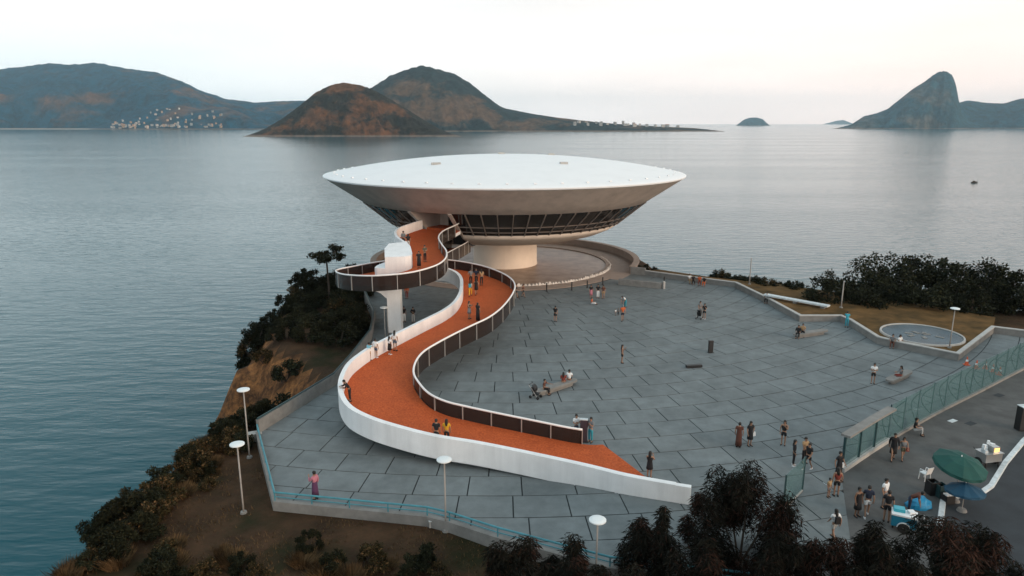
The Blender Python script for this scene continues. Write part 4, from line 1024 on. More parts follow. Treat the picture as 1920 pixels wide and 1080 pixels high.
# ------------------------------------------------------------------ pushchairs
def stroller(label, p, rz):
    o = empty('pushchair', tuple(p), rz); tag(o, label, 'pushchair')
    for x in (-0.26, 0.26):
        for y in (-0.32, 0.30):
            w = MB().lathe([(0.02, -0.02), (0.11, -0.025), (0.11, 0.025), (0.02, 0.02)], 14).build('wheel', M_tyre, o); w.rotation_euler = (0, R(90), 0); w.location = (x, y, 0.11)
        MB().tube([(x, -0.32, 0.11), (x * 0.9, 0.05, 0.55), (x * 0.9, 0.45, 1.02)], 0.018, 6).build('frame', M_post, o)
        MB().tube([(x, 0.30, 0.11), (x * 0.9, 0.0, 0.5)], 0.016, 6).build('frame', M_post, o)
    MB().tube([(-0.235, 0.45, 1.02), (0.235, 0.45, 1.02)], 0.022, 6).build('handlebar', M_black, o)
    b = MB(); s = [[(-0.2, -0.3, 0.42), (0.2, -0.3, 0.42), (0.2, -0.3, 0.36), (-0.2, -0.3, 0.36)], [(-0.2, 0.05, 0.40), (0.2, 0.05, 0.40), (0.2, 0.09, 0.34), (-0.2, 0.09, 0.34)], [(-0.2, 0.28, 0.82), (0.2, 0.28, 0.82), (0.2, 0.33, 0.80), (-0.2, 0.33, 0.80)]]
    b.strip([[Vector(q) for q in t] for t in s]).build('seat', M_black, o)
    h = MB()
    secs = []
    for j in range(7):
        a = R(10 + 20 * j); secs.append([(-0.23, 0.28 - 0.34 * math.sin(a) * 1.0, 0.66 + 0.40 * math.cos(a) * 0.9), (0.23, 0.28 - 0.34 * math.sin(a), 0.66 + 0.40 * math.cos(a) * 0.9), (0.21, 0.28 - 0.31 * math.sin(a), 0.66 + 0.37 * math.cos(a) * 0.9), (-0.21, 0.28 - 0.31 * math.sin(a), 0.66 + 0.37 * math.cos(a) * 0.9)])
    h.strip([[Vector(q) for q in t] for t in secs[:6]]).build('hood', M_black, o)
    return o
stroller('black pushchair parked at the end of the long bench', at(1004, 746), R(60))
stroller('pushchair being pushed by a couple across the plaza', at(1311, 598), R(150))

# ------------------------------------------------------------------ boat on the bay, houses on the far shore
p = at(1827, 343, SEA); o = empty('boat', (p.x, p.y, SEA), R(8)); tag(o, 'tiny dark boat alone on the bay', 'boat')
hull = [[(-2.0, -0.5, 0.0), (-2.0, 0.5, 0.0), (-2.0, 0.55, 0.65), (-2.0, -0.55, 0.65)], [(0, -0.7, -0.1), (0, 0.7, -0.1), (0, 0.8, 0.6), (0, -0.8, 0.6)], [(1.4, -0.4, -0.05), (1.4, 0.4, -0.05), (1.4, 0.5, 0.75), (1.4, -0.5, 0.75)], [(2.2, -0.03, 0.2), (2.2, 0.03, 0.2), (2.3, 0.04, 0.95), (2.3, -0.04, 0.95)]]
MB().strip([[Vector(q) for q in t] for t in hull]).build('hull', M_black, o); MB().box((-0.4, 0, 0.95), (1.4, 0.9, 0.75), 0, 0.85).build('cabin', M_wood, o)
M_hw = mat('house_white', (0.46, 0.43, 0.40), 0.8, rnd=0.3); M_ho = mat('house_ochre', (0.45, 0.30, 0.20), 0.8, rnd=0.2); M_hg = mat('house_grey', (0.32, 0.33, 0.33), 0.8, rnd=0.2)
M_ht = mat('roof_tile', (0.26, 0.10, 0.06), 0.9, rnd=0.2); M_hr = mat('roof_grey', (0.22, 0.21, 0.20), 0.9, rnd=0.2)
def house_mesh(k, wall, roof):
    rr = random.Random(k); w, d, h = rr.uniform(7, 13), rr.uniform(7, 10), rr.uniform(4.5, 9.5); b = MB()
    b.box((0, 0, h / 2 - 2), (w, d, h + 4)); b.cur = 1
    rh = rr.uniform(1.2, 2.4)
    b.add([(-w/2-.4, -d/2-.4, h), (w/2+.4, -d/2-.4, h), (w/2+.4, d/2+.4, h), (-w/2-.4, d/2+.4, h), (-w/2-.4, 0, h + rh), (w/2+.4, 0, h + rh)], [(0, 1, 5, 4), (2, 3, 4, 5), (0, 4, 3), (1, 2, 5), (0, 3, 2, 1)])
    b.cur = 2
    for i in range(int(w // 3)):
        for j in range(max(1, int(h // 3.2))): b.box((-w/2 + 1.7 + i * 3.0, -d/2 - 0.03, 1.6 + j * 3.0), (1.1, 0.08, 1.3))
    return b.mesh('house', [wall, roof, M_dark])
HM = {'white': [house_mesh(k, M_hw, M_hr if k % 2 else M_ht) for k in range(4)], 'ochre': [house_mesh(k + 10, M_ho, M_ht) for k in range(3)], 'grey': [house_mesh(k + 20, M_hg, M_hr) for k in range(3)]}
rr = random.Random(11)
def put_house(px, py_t, hillname, kind, label, group, Y=None, sc=1.0):
    X_, Y_, Z_ = HILLS[hillname]; best = None      # first point of the hill that the ray meets
    dx = (px - 960.0) / (F_PX * CP)
    Ys = np.linspace(Y_.min(), Y_.mean() + 60, 90); k = (540 - py_t)
    for yy in Ys:
        p = at_d(px, py_t, yy)
        if hill_z(hillname, p.x, yy) >= p.z: best = p; break
    if best is None: return
    o = link('house', rr.choice(HM[kind])); o.location = (best.x, best.y, max(hill_z(hillname, best.x, best.y), SEA + 1.5)); o.rotation_euler = (0, 0, rr.uniform(-0.6, 0.6)); o.scale = (sc, sc, sc * rr.uniform(0.85, 1.2))
    tag(o, label, 'house', group)
LBL = {'white': 'small white house in the town on the wooded shore spur', 'ochre': 'small ochre house in the town on the wooded shore spur', 'grey': 'small grey house in the town on the wooded shore spur'}
for k in range(115):
    px = rr.choice([rr.gauss(235, 14), rr.gauss(300, 22), rr.gauss(345, 20), rr.gauss(405, 14)]) if k < 70 else rr.uniform(205, 440); top = np.interp(px, [190, 225, 265, 300, 335, 375, 420, 455, 480], [238, 226, 208, 198, 201, 209, 206, 216, 229])
    py = 240 - (240 - top) * rr.random() ** 3.2 * 0.92
    kind = rr.choice(['white', 'white', 'ochre', 'ochre', 'grey'])
    if 205 < px < 470: put_house(px, py, 'hill_town_spur', kind, LBL[kind], 'houses of the town across the bay', sc=rr.uniform(0.65, 1.1))
for k in range(26):
    px = rr.uniform(1065, 1272); py = np.interp(px, [1060, 1278], [236, 239.3]) - rr.random() * np.interp(px, [1060, 1278], [8, 1])
    kind = rr.choice(['white', 'white', 'grey']); put_house(px, py, 'hill_dark_peak', kind, 'small %s building on the low point below the dark peak' % kind, 'buildings on the low point', sc=rr.uniform(0.8, 1.5))
# ------------------------------------------------------------------ plants
def leaf_mat(name, a, b, rnd=0.25, rough=0.7):
    m = bpy.data.materials.new(name); m.use_nodes = True; t = m.node_tree; p = t.nodes['Principled BSDF']
    p.inputs['Roughness'].default_value = 0.9; p.inputs['Specular IOR Level'].default_value = 0.06
    geo = t.nodes.new('ShaderNodeNewGeometry'); mx = t.nodes.new('ShaderNodeMix'); mx.data_type = 'RGBA'
    mx.inputs[6].default_value = (*a, 1); mx.inputs[7].default_value = (*b, 1)
    t.links.new(geo.outputs['Random Per Island'], mx.inputs[0])
    oi = t.nodes.new('ShaderNodeObjectInfo'); r = t.nodes.new('ShaderNodeMapRange'); r.inputs[3].default_value = 1 - rnd; r.inputs[4].default_value = 1 + rnd
    t.links.new(oi.outputs['Random'], r.inputs[0]); sc = t.nodes.new('ShaderNodeVectorMath'); sc.operation = 'SCALE'
    t.links.new(mx.outputs[2], sc.inputs[0]); t.links.new(r.outputs[0], sc.inputs['Scale']); t.links.new(sc.outputs[0], p.inputs['Base Color']); return m
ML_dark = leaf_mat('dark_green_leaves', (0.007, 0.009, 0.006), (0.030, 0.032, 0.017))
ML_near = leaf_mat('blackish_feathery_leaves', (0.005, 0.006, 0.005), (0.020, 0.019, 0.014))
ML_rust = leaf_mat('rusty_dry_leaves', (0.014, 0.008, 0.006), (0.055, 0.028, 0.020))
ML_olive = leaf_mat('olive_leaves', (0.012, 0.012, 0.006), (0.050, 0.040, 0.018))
ML_dry = leaf_mat('dry_grass_blades', (0.045, 0.028, 0.014), (0.16, 0.098, 0.048))
def leaves(P, length, width, droop, rng, spread=1.0):
    n = len(P); d = rng.normal(size=(n, 3)); d /= np.linalg.norm(d, axis=1)[:, None]
    d[:, 2] = d[:, 2] * (1 - droop) - droop; d /= np.linalg.norm(d, axis=1)[:, None] + 1e-9
    u = np.cross(d, rng.normal(size=(n, 3))); u /= np.linalg.norm(u, axis=1)[:, None] + 1e-9
    l = (length * rng.uniform(0.6, 1.4, n))[:, None]; w = (width * rng.uniform(0.6, 1.4, n))[:, None]
    V = np.stack([P, P + d * l * 0.5 + u * w * 0.5, P + d * l, P + d * l * 0.5 - u * w * 0.5], 1).reshape(-1, 3)
    return V, np.arange(n * 4).reshape(-1, 4)
def crown_points(rng, n, size, k, lobe, flat_bottom=True, top_bias=0.0):
    c = rng.normal(size=(k, 3)); c /= np.linalg.norm(c, axis=1)[:, None]; c *= (rng.uniform(0.35, 1.08, k) ** 0.6)[:, None]
    if flat_bottom: c[:, 2] = np.where(c[:, 2] < -0.3, c[:, 2] * 0.4, c[:, 2])
    c[:, 2] += top_bias * rng.random(k)
    idx = rng.integers(0, k, n); r = rng.normal(size=(n, 3)); r *= np.minimum(1.0, 1.7 / (np.linalg.norm(r, axis=1) + 1e-6))[:, None]; r = r * lobe * rng.uniform(0.5, 1.2, k)[idx][:, None]
    return (c[idx] + r) * np.array(size), c * np.array(size), idx
def plant(name, label, loc, size, zc, n, k, lobe, leaf, mats, trunk_r, cat, seed, droop=0.2, group=None, top_bias=0.0, limbs=7, rust=0.25, shape=None):
    rng = np.random.default_rng(seed); o = empty(name, tuple(loc)); tag(o, label, cat, group)
    P, C, idx = crown_points(rng, n, size, k, lobe, top_bias=top_bias)
    if shape is not None: P, C = shape(P, C)
    P[:, 2] += zc; C = C.copy(); C[:, 2] += zc
    V, Fq = leaves(P, leaf[0], leaf[1], droop, rng)
    mi = None
    if len(mats) > 1:
        cl = (rng.random(k) < rust); mi = np.where(cl[idx], (rng.random(n) < 0.7), (rng.random(n) < 0.08)).astype(np.int32)
    link('crown', quad_mesh('crown', V, Fq, mats, mi=mi), o)
    b = MB(); tz = max(0.3, zc - size[2] * 0.55); lean = Vector((rng.uniform(-.25, .25), rng.uniform(-.25, .25), 0)) * size[0] * 0.5
    top = Vector((lean.x, lean.y, tz))
    b.tube([(0, 0, -0.5), (lean.x * 0.3, lean.y * 0.3, tz * 0.5), tuple(top)], [trunk_r * 1.3, trunk_r, trunk_r * 0.8], 7)
    for i in rng.permutation(k)[:limbs]:
        e = Vector(C[i]); m = top.lerp(e, 0.5) + Vector((0, 0, 0.12 * size[2])); b.tube([tuple(top), tuple(m), tuple(e)], [trunk_r * 0.6, trunk_r * 0.4, trunk_r * 0.12], 5)
    b.build('trunk', M_wood, o, fix=False); return o
def px_tree(px, top_px, Y, *a): pass
# dark feathery trees in the foreground below the plaza
FT = [  # px centre, px top, distance, crown half-width m, label
    (1035, 985, 26.5, 1.5, 2.2, 'dark feathery tree beside the disc-topped lamp, lowest of the foreground trees', 0.25),
    (960, 1005, 25.5, 1.3, 2.0, 'small dark feathery tree at the brown dirt edge', 0.35),
    (1240, 900, 28.4, 1.35, 3.0, 'narrow dark feathery tree overlapping the foot of the white ramp wall', 0.35),
    (1395, 838, 29.0, 2.1, 3.2, 'tall spreading dark feathery tree in front of the open glass gate leaf', 0.25),
    (1545, 985, 25.5, 1.5, 2.2, 'dark feathery tree by the person in white with a backpack', 0.35),
    (1655, 985, 24.5, 1.5, 2.0, 'dark feathery tree in front of the ice cream cart', 0.35),
    (1790, 960, 24.8, 2.0, 2.4, 'broad dark feathery tree hiding the bend of the road kerb', 0.30),
    (1890, 1000, 24.0, 1.7, 2.0, 'dark rusty feathery tree over the road asphalt', 0.40),
    (1140, 1050, 24.0, 1.4, 1.8, 'dark low feathery tree under the lamp disc', 0.25),
    (1320, 1010, 25.0, 1.7, 2.4, 'dark leafy tree standing below the spreading feathery tree', 0.20),
    (1450, 1000, 25.0, 1.5, 2.2, 'black leafy tree between the spreading tree and the gate', 0.25)]
for k, (px, pt, Y, hw, hh, lb_, ru) in enumerate(FT):
    t = at_d(px, pt, Y); x, y = t.x, t.y; z = land_z(x, y)
    z = z if x < 11 else -0.03
    hw *= 1.12; hh *= 1.35; n = int(11500 * hw * hh / 3.2)
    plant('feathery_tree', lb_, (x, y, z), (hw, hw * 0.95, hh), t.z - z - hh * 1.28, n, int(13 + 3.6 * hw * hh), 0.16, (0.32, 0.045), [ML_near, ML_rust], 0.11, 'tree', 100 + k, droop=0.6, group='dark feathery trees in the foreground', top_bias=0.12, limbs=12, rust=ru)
# dense dark trees on the slope behind the lawn
RT = [(1560, 545, 77, 2.6, 2.6), (1615, 522, 79, 3.0, 3.2), (1665, 505, 80, 3.2, 3.6), (1710, 512, 80, 3.2, 3.4), (1755, 510, 79, 3.3, 3.6), (1800, 522, 78, 3.2, 3.4), (1845, 530, 77, 3.2, 3.2), (1885, 555, 76, 3.0, 3.0), (1925, 570, 75, 3.2, 3.0), (1640, 548, 75, 2.4, 2.2), (1735, 552, 74.5, 2.6, 2.4), (1830, 572, 72.5, 2.4, 2.2)]
RL = ['dense tree at the low end of the thicket beside the thin lawn pole', 'dense tree behind the thin lawn pole, second of the thicket', 'tall dense tree of the thicket with the highest top', 'dense tree of the thicket just beyond the tallest one', 'dense tree of the thicket rising behind the round basin', 'dense tree of the thicket behind the disc-topped lawn lamp', 'dense tree of the thicket above the far corner of the lawn wall', 'dense tree of the thicket above the end of the lawn wall', 'last dense tree of the thicket above the plaza wall end', 'lower dense tree in front of the tallest thicket tree', 'lower dense tree on the lawn edge behind the basin', 'lower dense tree on the lawn edge beyond the lawn lamp']
for k, (px, pt, Y, hw, hh) in enumerate(RT):
    t = at_d(px, pt, Y); z = land_z(t.x, t.y)
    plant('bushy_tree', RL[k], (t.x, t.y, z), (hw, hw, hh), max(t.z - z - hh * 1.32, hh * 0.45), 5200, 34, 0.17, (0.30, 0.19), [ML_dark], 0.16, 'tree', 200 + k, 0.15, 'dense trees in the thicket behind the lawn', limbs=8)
# shrubs: a few kinds copied over the cliff and edges
SHR = {}
def shrub_proto(kind, seed):
    rng = np.random.default_rng(seed)
    if kind == 'dry':
        n = 900; a = rng.uniform(0, 2 * math.pi, n); r = rng.random(n) ** 0.6 * 0.75
        P = np.stack([r * np.cos(a), r * np.sin(a), rng.uniform(-0.05, 0.1, n)], 1)
        d = np.stack([np.cos(a) * rng.uniform(0.1, 0.8, n), np.sin(a) * rng.uniform(0.1, 0.8, n), np.ones(n)], 1); l = rng.uniform(0.35, 0.95, n)[:, None]
        u = np.stack([-np.sin(a), np.cos(a), 0 * a], 1) * 0.016; tip = P + d * l; tip[:, 2] -= 0.12 * l[:, 0]
        V = np.stack([P - u, P + u, P + d * l * 0.6 + u * 0.8, tip], 1).reshape(-1, 3); return [quad_mesh('tuft', V, np.arange(n * 4).reshape(-1, 4), [ML_dry])]
    P, C, idx = crown_points(rng, 3200, (1, 1, 0.85), 15, 0.17); P[:, 2] += 0.62
    V, Fq = leaves(P, 0.17, 0.075, 0.1, rng); mi = (rng.random(3200) < (0.25 if kind == 'olive' else 0.06)).astype(np.int32)
    b = MB()
    for i in range(7): b.tube([(0, 0, -0.25), tuple(Vector(C[i]) * 0.4 + Vector((0, 0, 0.3))), (C[i][0] * 0.8, C[i][1] * 0.8, C[i][2] * 0.8 + 0.6)], [0.05, 0.035, 0.012], 5)
    return [quad_mesh('foliage', V, Fq, [ML_olive if kind == 'olive' else ML_dark, ML_dry if kind == 'olive' else ML_olive], mi=mi), b.mesh('stem', M_wood, fix=False)]
for kd in ('dark', 'olive', 'dry'): SHR[kd] = [shrub_proto(kd, s) for s in (1, 2, 3)]
srnd = random.Random(5)
def shrub(kind, x, y, s, label, group, z=None):
    z = land_z(x, y) if z is None else z
    o = empty('dry_grass_tuft' if kind == 'dry' else 'shrub', (x, y, z - 0.04), srnd.uniform(0, 6.28)); o.scale = (s, s, s * srnd.uniform(0.75, 1.15))
    for me, nm in zip(srnd.choice(SHR[kind]), (('blades',) if kind == 'dry' else ('foliage', 'stem'))): link(nm, me, o)
    tag(o, label, 'grass tuft' if kind == 'dry' else 'shrub', group); return o
# cliff below the ramp loop: dark bushes with bare earth left open
cnt = 0
for _ in range(900):
    x, y = srnd.uniform(-34, -13.6), srnd.uniform(56, 92); d = float(seg_dist(np.array([[x]]), np.array([[y]]), PLATEAU)[0, 0])
    if d > 6.5 or d < -8: continue
    if x > -14.8 - (0.25 * (y - 70) if y > 70 else 0): continue
    bare = (y < 73 and d > -1.6 and fbm(x * 0.22, y * 0.22, 2.0, 3) > -0.26) or (y < 63.5)
    if bare and srnd.random() < 0.93: continue
    shrub('dark' if srnd.random() < 0.8 else 'olive', x, y, srnd.uniform(0.8, 1.7), 'dark bush on the cliff beneath the ramp loop', 'bushes on the cliff beneath the ramp loop'); cnt += 1
    if cnt > 95: break
for (px, py, s) in ((440, 775, 1.9), (480, 770, 1.8), (415, 770, 1.3), (455, 800, 1.5), (500, 790, 1.4), (430, 800, 1.2), (520, 770, 1.2)):
    p = at(px, py, -2.5)
    while land_z(p.x, p.y) < -4.6: p.x += 0.3
    shrub('dark', p.x, p.y, s, 'big black-green bush overhanging the water beyond the plaza corner', 'bushes beyond the plaza corner')
# left edge of the dirt: olive bushes and dry grass
for k in range(85):
    t = srnd.random(); px = np.interp(t, [0, 0.3, 0.6, 1], [440, 360, 270, 130]) + srnd.gauss(8, 22) + 14 * t; py = np.interp(t, [0, 0.3, 0.6, 1], [825, 885, 960, 1075]) + srnd.gauss(8, 18)
    p = at(px, py, -1.2); kd = srnd.choice(['olive', 'dark', 'dark', 'dry', 'dry', 'dry'])
    shrub(kd, p.x, p.y, srnd.uniform(0.55, 1.15) * (1.0 if kd != 'dry' else 0.75), {'olive': 'olive brown bush on the seaward rim of the dirt slope', 'dark': 'dark green bush on the seaward rim of the dirt slope', 'dry': 'tuft of tall dry grass on the seaward rim of the dirt slope'}[kd], {'olive': 'olive bushes on the dirt rim', 'dark': 'dark bushes on the dirt rim', 'dry': 'dry grass tufts on the dirt rim'}[kd])
for k in range(30):
    px, py = srnd.uniform(250, 980), srnd.uniform(1062, 1120) - (0 if srnd.random() < .8 else srnd.uniform(0, 40)); 
    p = at(px, py, -1.4); kd = srnd.choice(['dry', 'dry', 'dark', 'olive'])
    shrub(kd, p.x, p.y, srnd.uniform(0.35, 0.85), {'olive': 'low olive scrub at the foot of the dirt slope', 'dark': 'low dark scrub at the foot of the dirt slope', 'dry': 'dry grass tuft at the foot of the dirt slope'}[kd], {'olive': 'olive scrub at the foot of the dirt', 'dark': 'dark scrub at the foot of the dirt', 'dry': 'dry grass at the foot of the dirt'}[kd])
# far plaza edge shrubs
for (px, py, s) in ((1200, 500, 0.6), (1215, 501, 0.7), (1232, 503, 0.6)): p = at(px, py, 0.5); shrub('dark', p.x, p.y + 1.5, s, 'small dark shrub beside the pool parapet', 'small shrubs beside the pool parapet', z=-0.4)
for k in range(26):
    px = srnd.uniform(1335, 1545); py = np.interp(px, [1335, 1545], [524, 560]) + srnd.uniform(-3, 3); p = at(px, py, 0.3)
    shrub(srnd.choice(['dark', 'dark', 'olive']), p.x + 0.6, p.y + srnd.uniform(1.5, 3.5), srnd.uniform(0.9, 1.5), 'dark shrub in the hedge along the far lawn edge', 'shrubs along the far lawn edge', z=-0.9)
# two trees leaning over the sea on the cliff top
for k, (px, pt, Y, hw, hh, lb_) in enumerate(((612, 457, 78, 1.9, 1.25, 'dark wind-bent tree with open crown at the tip of the ramp loop'), (572, 505, 80, 1.8, 1.1, 'low dark tree hanging over the sea behind the cliff bushes'), (478, 605, 72, 1.6, 1.6, 'round dark tree on the outer cliff edge above the bare rock'))):
    t = at_d(px, pt, Y); z = land_z(t.x, t.y)
    plant('cliff_tree', lb_, (t.x, t.y, z), (hw, hw, hh), t.z - z - hh * 1.1, 3000, 22, 0.15, (0.24, 0.13), [ML_dark], 0.12, 'tree', 300 + k, 0.1, limbs=12)
# short dry grass over the dirt: nobody could count it
rng = np.random.default_rng(77); n = 26000
gxp = rng.uniform(-21, 8, n); gyp = rng.uniform(24, 44, n)
keep = (seg_dist(gxp[None], gyp[None], PLAZA)[0] > 0.3) & (np.array([fbm(a * 0.35, b_ * 0.35, 9.0, 3) for a, b_ in zip(gxp, gyp)]) > -0.05)
gxp, gyp = gxp[keep], gyp[keep]; gz = np.array([land_z(a, b_) for a, b_ in zip(gxp, gyp)]); n = len(gxp)
P = np.stack([gxp, gyp, gz - 0.02], 1); a = rng.uniform(0, 6.28, n); d = np.stack([np.cos(a) * 0.7, np.sin(a) * 0.7, np.ones(n)], 1); l = rng.uniform(0.06, 0.2, n)[:, None]
u = np.stack([-np.sin(a), np.cos(a), 0 * a], 1) * 0.02
V = np.stack([P - u, P + u, P + d * l * 0.6 + u * 0.7, P + d * l], 1).reshape(-1, 3)
o = link('dry_grass', quad_mesh('dry_grass', V, np.arange(n * 4).reshape(-1, 4), [ML_dry])); tag(o, 'short dry grass scattered over the brown dirt', 'grass', kind='stuff')
# ------------------------------------------------------------------ people
SKINS = {'a': (0.30, 0.17, 0.11), 'b': (0.20, 0.11, 0.07), 'c': (0.42, 0.26, 0.18)}
CLO = {'black': (0.010, 0.010, 0.012), 'navy': (0.015, 0.022, 0.045), 'white': (0.72, 0.74, 0.75), 'grey': (0.16, 0.17, 0.18), 'orange': (0.55, 0.11, 0.03), 'yellow': (0.62, 0.33, 0.02),
       'turq': (0.03, 0.28, 0.36), 'lblue': (0.22, 0.48, 0.58), 'olive': (0.07, 0.07, 0.045), 'red': (0.20, 0.035, 0.025), 'brown': (0.10, 0.035, 0.022), 'beige': (0.36, 0.24, 0.13), 'pink': (0.45, 0.17, 0.22), 'purple': (0.09, 0.03, 0.08), 'denim': (0.05, 0.08, 0.13), 'lgrey': (0.38, 0.39, 0.39)}
HAIR = {'dark': (0.008, 0.007, 0.006), 'brown': (0.03, 0.016, 0.01), 'grey': (0.2, 0.2, 0.2)}
def cmat(c): return mat('cloth_' + c, CLO[c], 0.85, 0.08, 9.0)
def smat(s): return mat('skin_' + s, SKINS[s], 0.6)
def hmat(h): return mat('hair_' + h, HAIR[h], 0.6)
def V3(*a): return Vector(a)
def skeleton(pose):
    """joint positions of a 1.70 m figure facing -Y; returns dict"""
    J = dict(pel=V3(0, 0, .92), wai=V3(0, .0, 1.08), che=V3(0, 0, 1.28), nec=V3(0, .01, 1.43), chin=V3(0, -.02, 1.51), hd=V3(0, -.005, 1.59), top=V3(0, .005, 1.655))
    sit = pose in ('sit', 'sit_reach', 'floor', 'kerb')
    for s, k in ((-1, 'l'), (1, 'r')):
        J['sh' + k] = V3(s * .175, .01, 1.38); J['el' + k] = V3(s * .235, .03, 1.12); J['wr' + k] = V3(s * .235, -.05, .89); J['ha' + k] = V3(s * .23, -.08, .80)
        J['hi' + k] = V3(s * .09, 0, .89); J['kn' + k] = V3(s * .10, -.01, .49); J['an' + k] = V3(s * .10, .02, .085); J['to' + k] = V3(s * .12, -.13, .035)
    if pose == 'walk':
        J['knl'] = V3(-.09, -.17, .51); J['anl'] = V3(-.09, -.22, .10); J['tol'] = V3(-.10, -.37, .06); J['knr'] = V3(.09, .04, .49); J['anr'] = V3(.09, .27, .13); J['tor'] = V3(.10, .15, .035)
        J['ell'] = V3(-.24, .12, 1.13); J['wrl'] = V3(-.24, .10, .90); J['hal'] = V3(-.23, .08, .81); J['elr'] = V3(.24, -.06, 1.12); J['wrr'] = V3(.22, -.20, .95); J['har'] = V3(.21, -.27, .89)
    if pose in ('phone', 'phone2'):
        J['elr'] = V3(.22, -.14, 1.15); J['wrr'] = V3(.12, -.28, 1.34); J['har'] = V3(.08, -.32, 1.41)
        if pose == 'phone2': J['ell'] = V3(-.22, -.14, 1.15); J['wrl'] = V3(-.10, -.28, 1.34); J['hal'] = V3(-.05, -.32, 1.41)
    if pose == 'hip':
        J['elr'] = V3(.33, .07, 1.14); J['wrr'] = V3(.19, -.06, 1.02); J['har'] = V3(.13, -.12, 1.0)
    if pose == 'cross':
        for s, k in ((-1, 'l'), (1, 'r')): J['el' + k] = V3(s * .23, -.08, 1.13); J['wr' + k] = V3(s * .02, -.2, 1.16 + .03 * s); J['ha' + k] = V3(-s * .08, -.2, 1.19 + .03 * s)
    if pose == 'armout':
        J['ell'] = V3(-.42, -.05, 1.33); J['wrl'] = V3(-.65, -.08, 1.36); J['hal'] = V3(-.74, -.09, 1.38)
    if pose in ('lean', 'bend'):
        a = R(32 if pose == 'lean' else 55); piv = J['pel']
        for k in list(J):
            if k[:2] not in ('kn', 'an', 'hi') and k not in ('tol', 'tor', 'pel'):
                d = J[k] - piv; J[k] = piv + V3(d.x, d.y * math.cos(a) - d.z * math.sin(a), d.y * math.sin(a) + d.z * math.cos(a))
        for s, k in ((-1, 'l'), (1, 'r')):
            if pose == 'lean': J['el' + k] = J['sh' + k] + V3(s * .08, -.08, -.22); J['wr' + k] = J['el' + k] + V3(-s * .06, -.22, .02); J['ha' + k] = J['wr' + k] + V3(-s * .04, -.09, 0)
            else: J['el' + k] = J['sh' + k] + V3(s * .05, -.02, -.25); J['wr' + k] = J['el' + k] + V3(-s * .04, -.08, -.22); J['ha' + k] = J['wr' + k] + V3(0, -.02, -.09)
    if sit:
        hz = {'sit': .50, 'sit_reach': .50, 'kerb': .36, 'floor': .13}[pose]; dz = hz - .92
        for k in list(J):
            if k[:2] not in ('kn', 'an') and k not in ('tol', 'tor'): J[k] = J[k] + V3(0, .0, dz)
        for s, k in ((-1, 'l'), (1, 'r')):
            if pose == 'floor': J['kn' + k] = V3(s * .20, -.38, .20); J['an' + k] = V3(s * .10, -.62, .08); J['to' + k] = V3(s * .14, -.74, .07)
            else:
                J['kn' + k] = V3(s * .13, -.42, max(.47, hz)); J['an' + k] = V3(s * .13, -.40, .085); J['to' + k] = V3(s * .14, -.54, .035)
            J['el' + k] = J['sh' + k] + V3(s * .06, -.06, -.25); J['wr' + k] = J['el' + k] + V3(-s * .05, -.22, -.04); J['ha' + k] = J['wr' + k] + V3(-s * .02, -.09, -.02)
        for k in ('che', 'nec', 'chin', 'hd', 'top', 'shl', 'shr'): J[k] += V3(0, -.05, 0)
        if pose == 'sit_reach':
            J['elr'] = J['shr'] + V3(.03, -.24, -.1); J['wrr'] = J['elr'] + V3(0, -.24, 0); J['har'] = J['wrr'] + V3(0, -.09, 0)
    return J
PENDING = []
def skin_obj(name, chains, rads, roots=None):
    """chains: list of lists of (key, point); returns mesh object with Skin + Subdivision, converted later"""
    vs = []; ed = []; idx = {}; rr = []; rt = []
    for ch in chains:
        prev = None; first = True
        for key, p, r in ch:
            if key not in idx: idx[key] = len(vs); vs.append(p); rr.append(r); rt.append(first and ch is not None and prev is None)
            elif first: pass
            if prev is not None and (prev, idx[key]) not in ed: ed.append((prev, idx[key]))
            prev = idx[key]; first = False
    me = bpy.data.meshes.new(name); me.from_pydata([tuple(v) for v in vs], ed, [])
    o = bpy.data.objects.new(name, me); COL.objects.link(o)
    m = o.modifiers.new('skin', 'SKIN'); m.use_smooth_shade = True
    sv = me.skin_vertices[0].data
    for i, r in enumerate(rr):
        sv[i].radius = (r if isinstance(r, tuple) else (r, r)); sv[i].use_root = rt[i]
    s = o.modifiers.new('sub', 'SUBSURF'); s.levels = 1; s.render_levels = 1
    return o
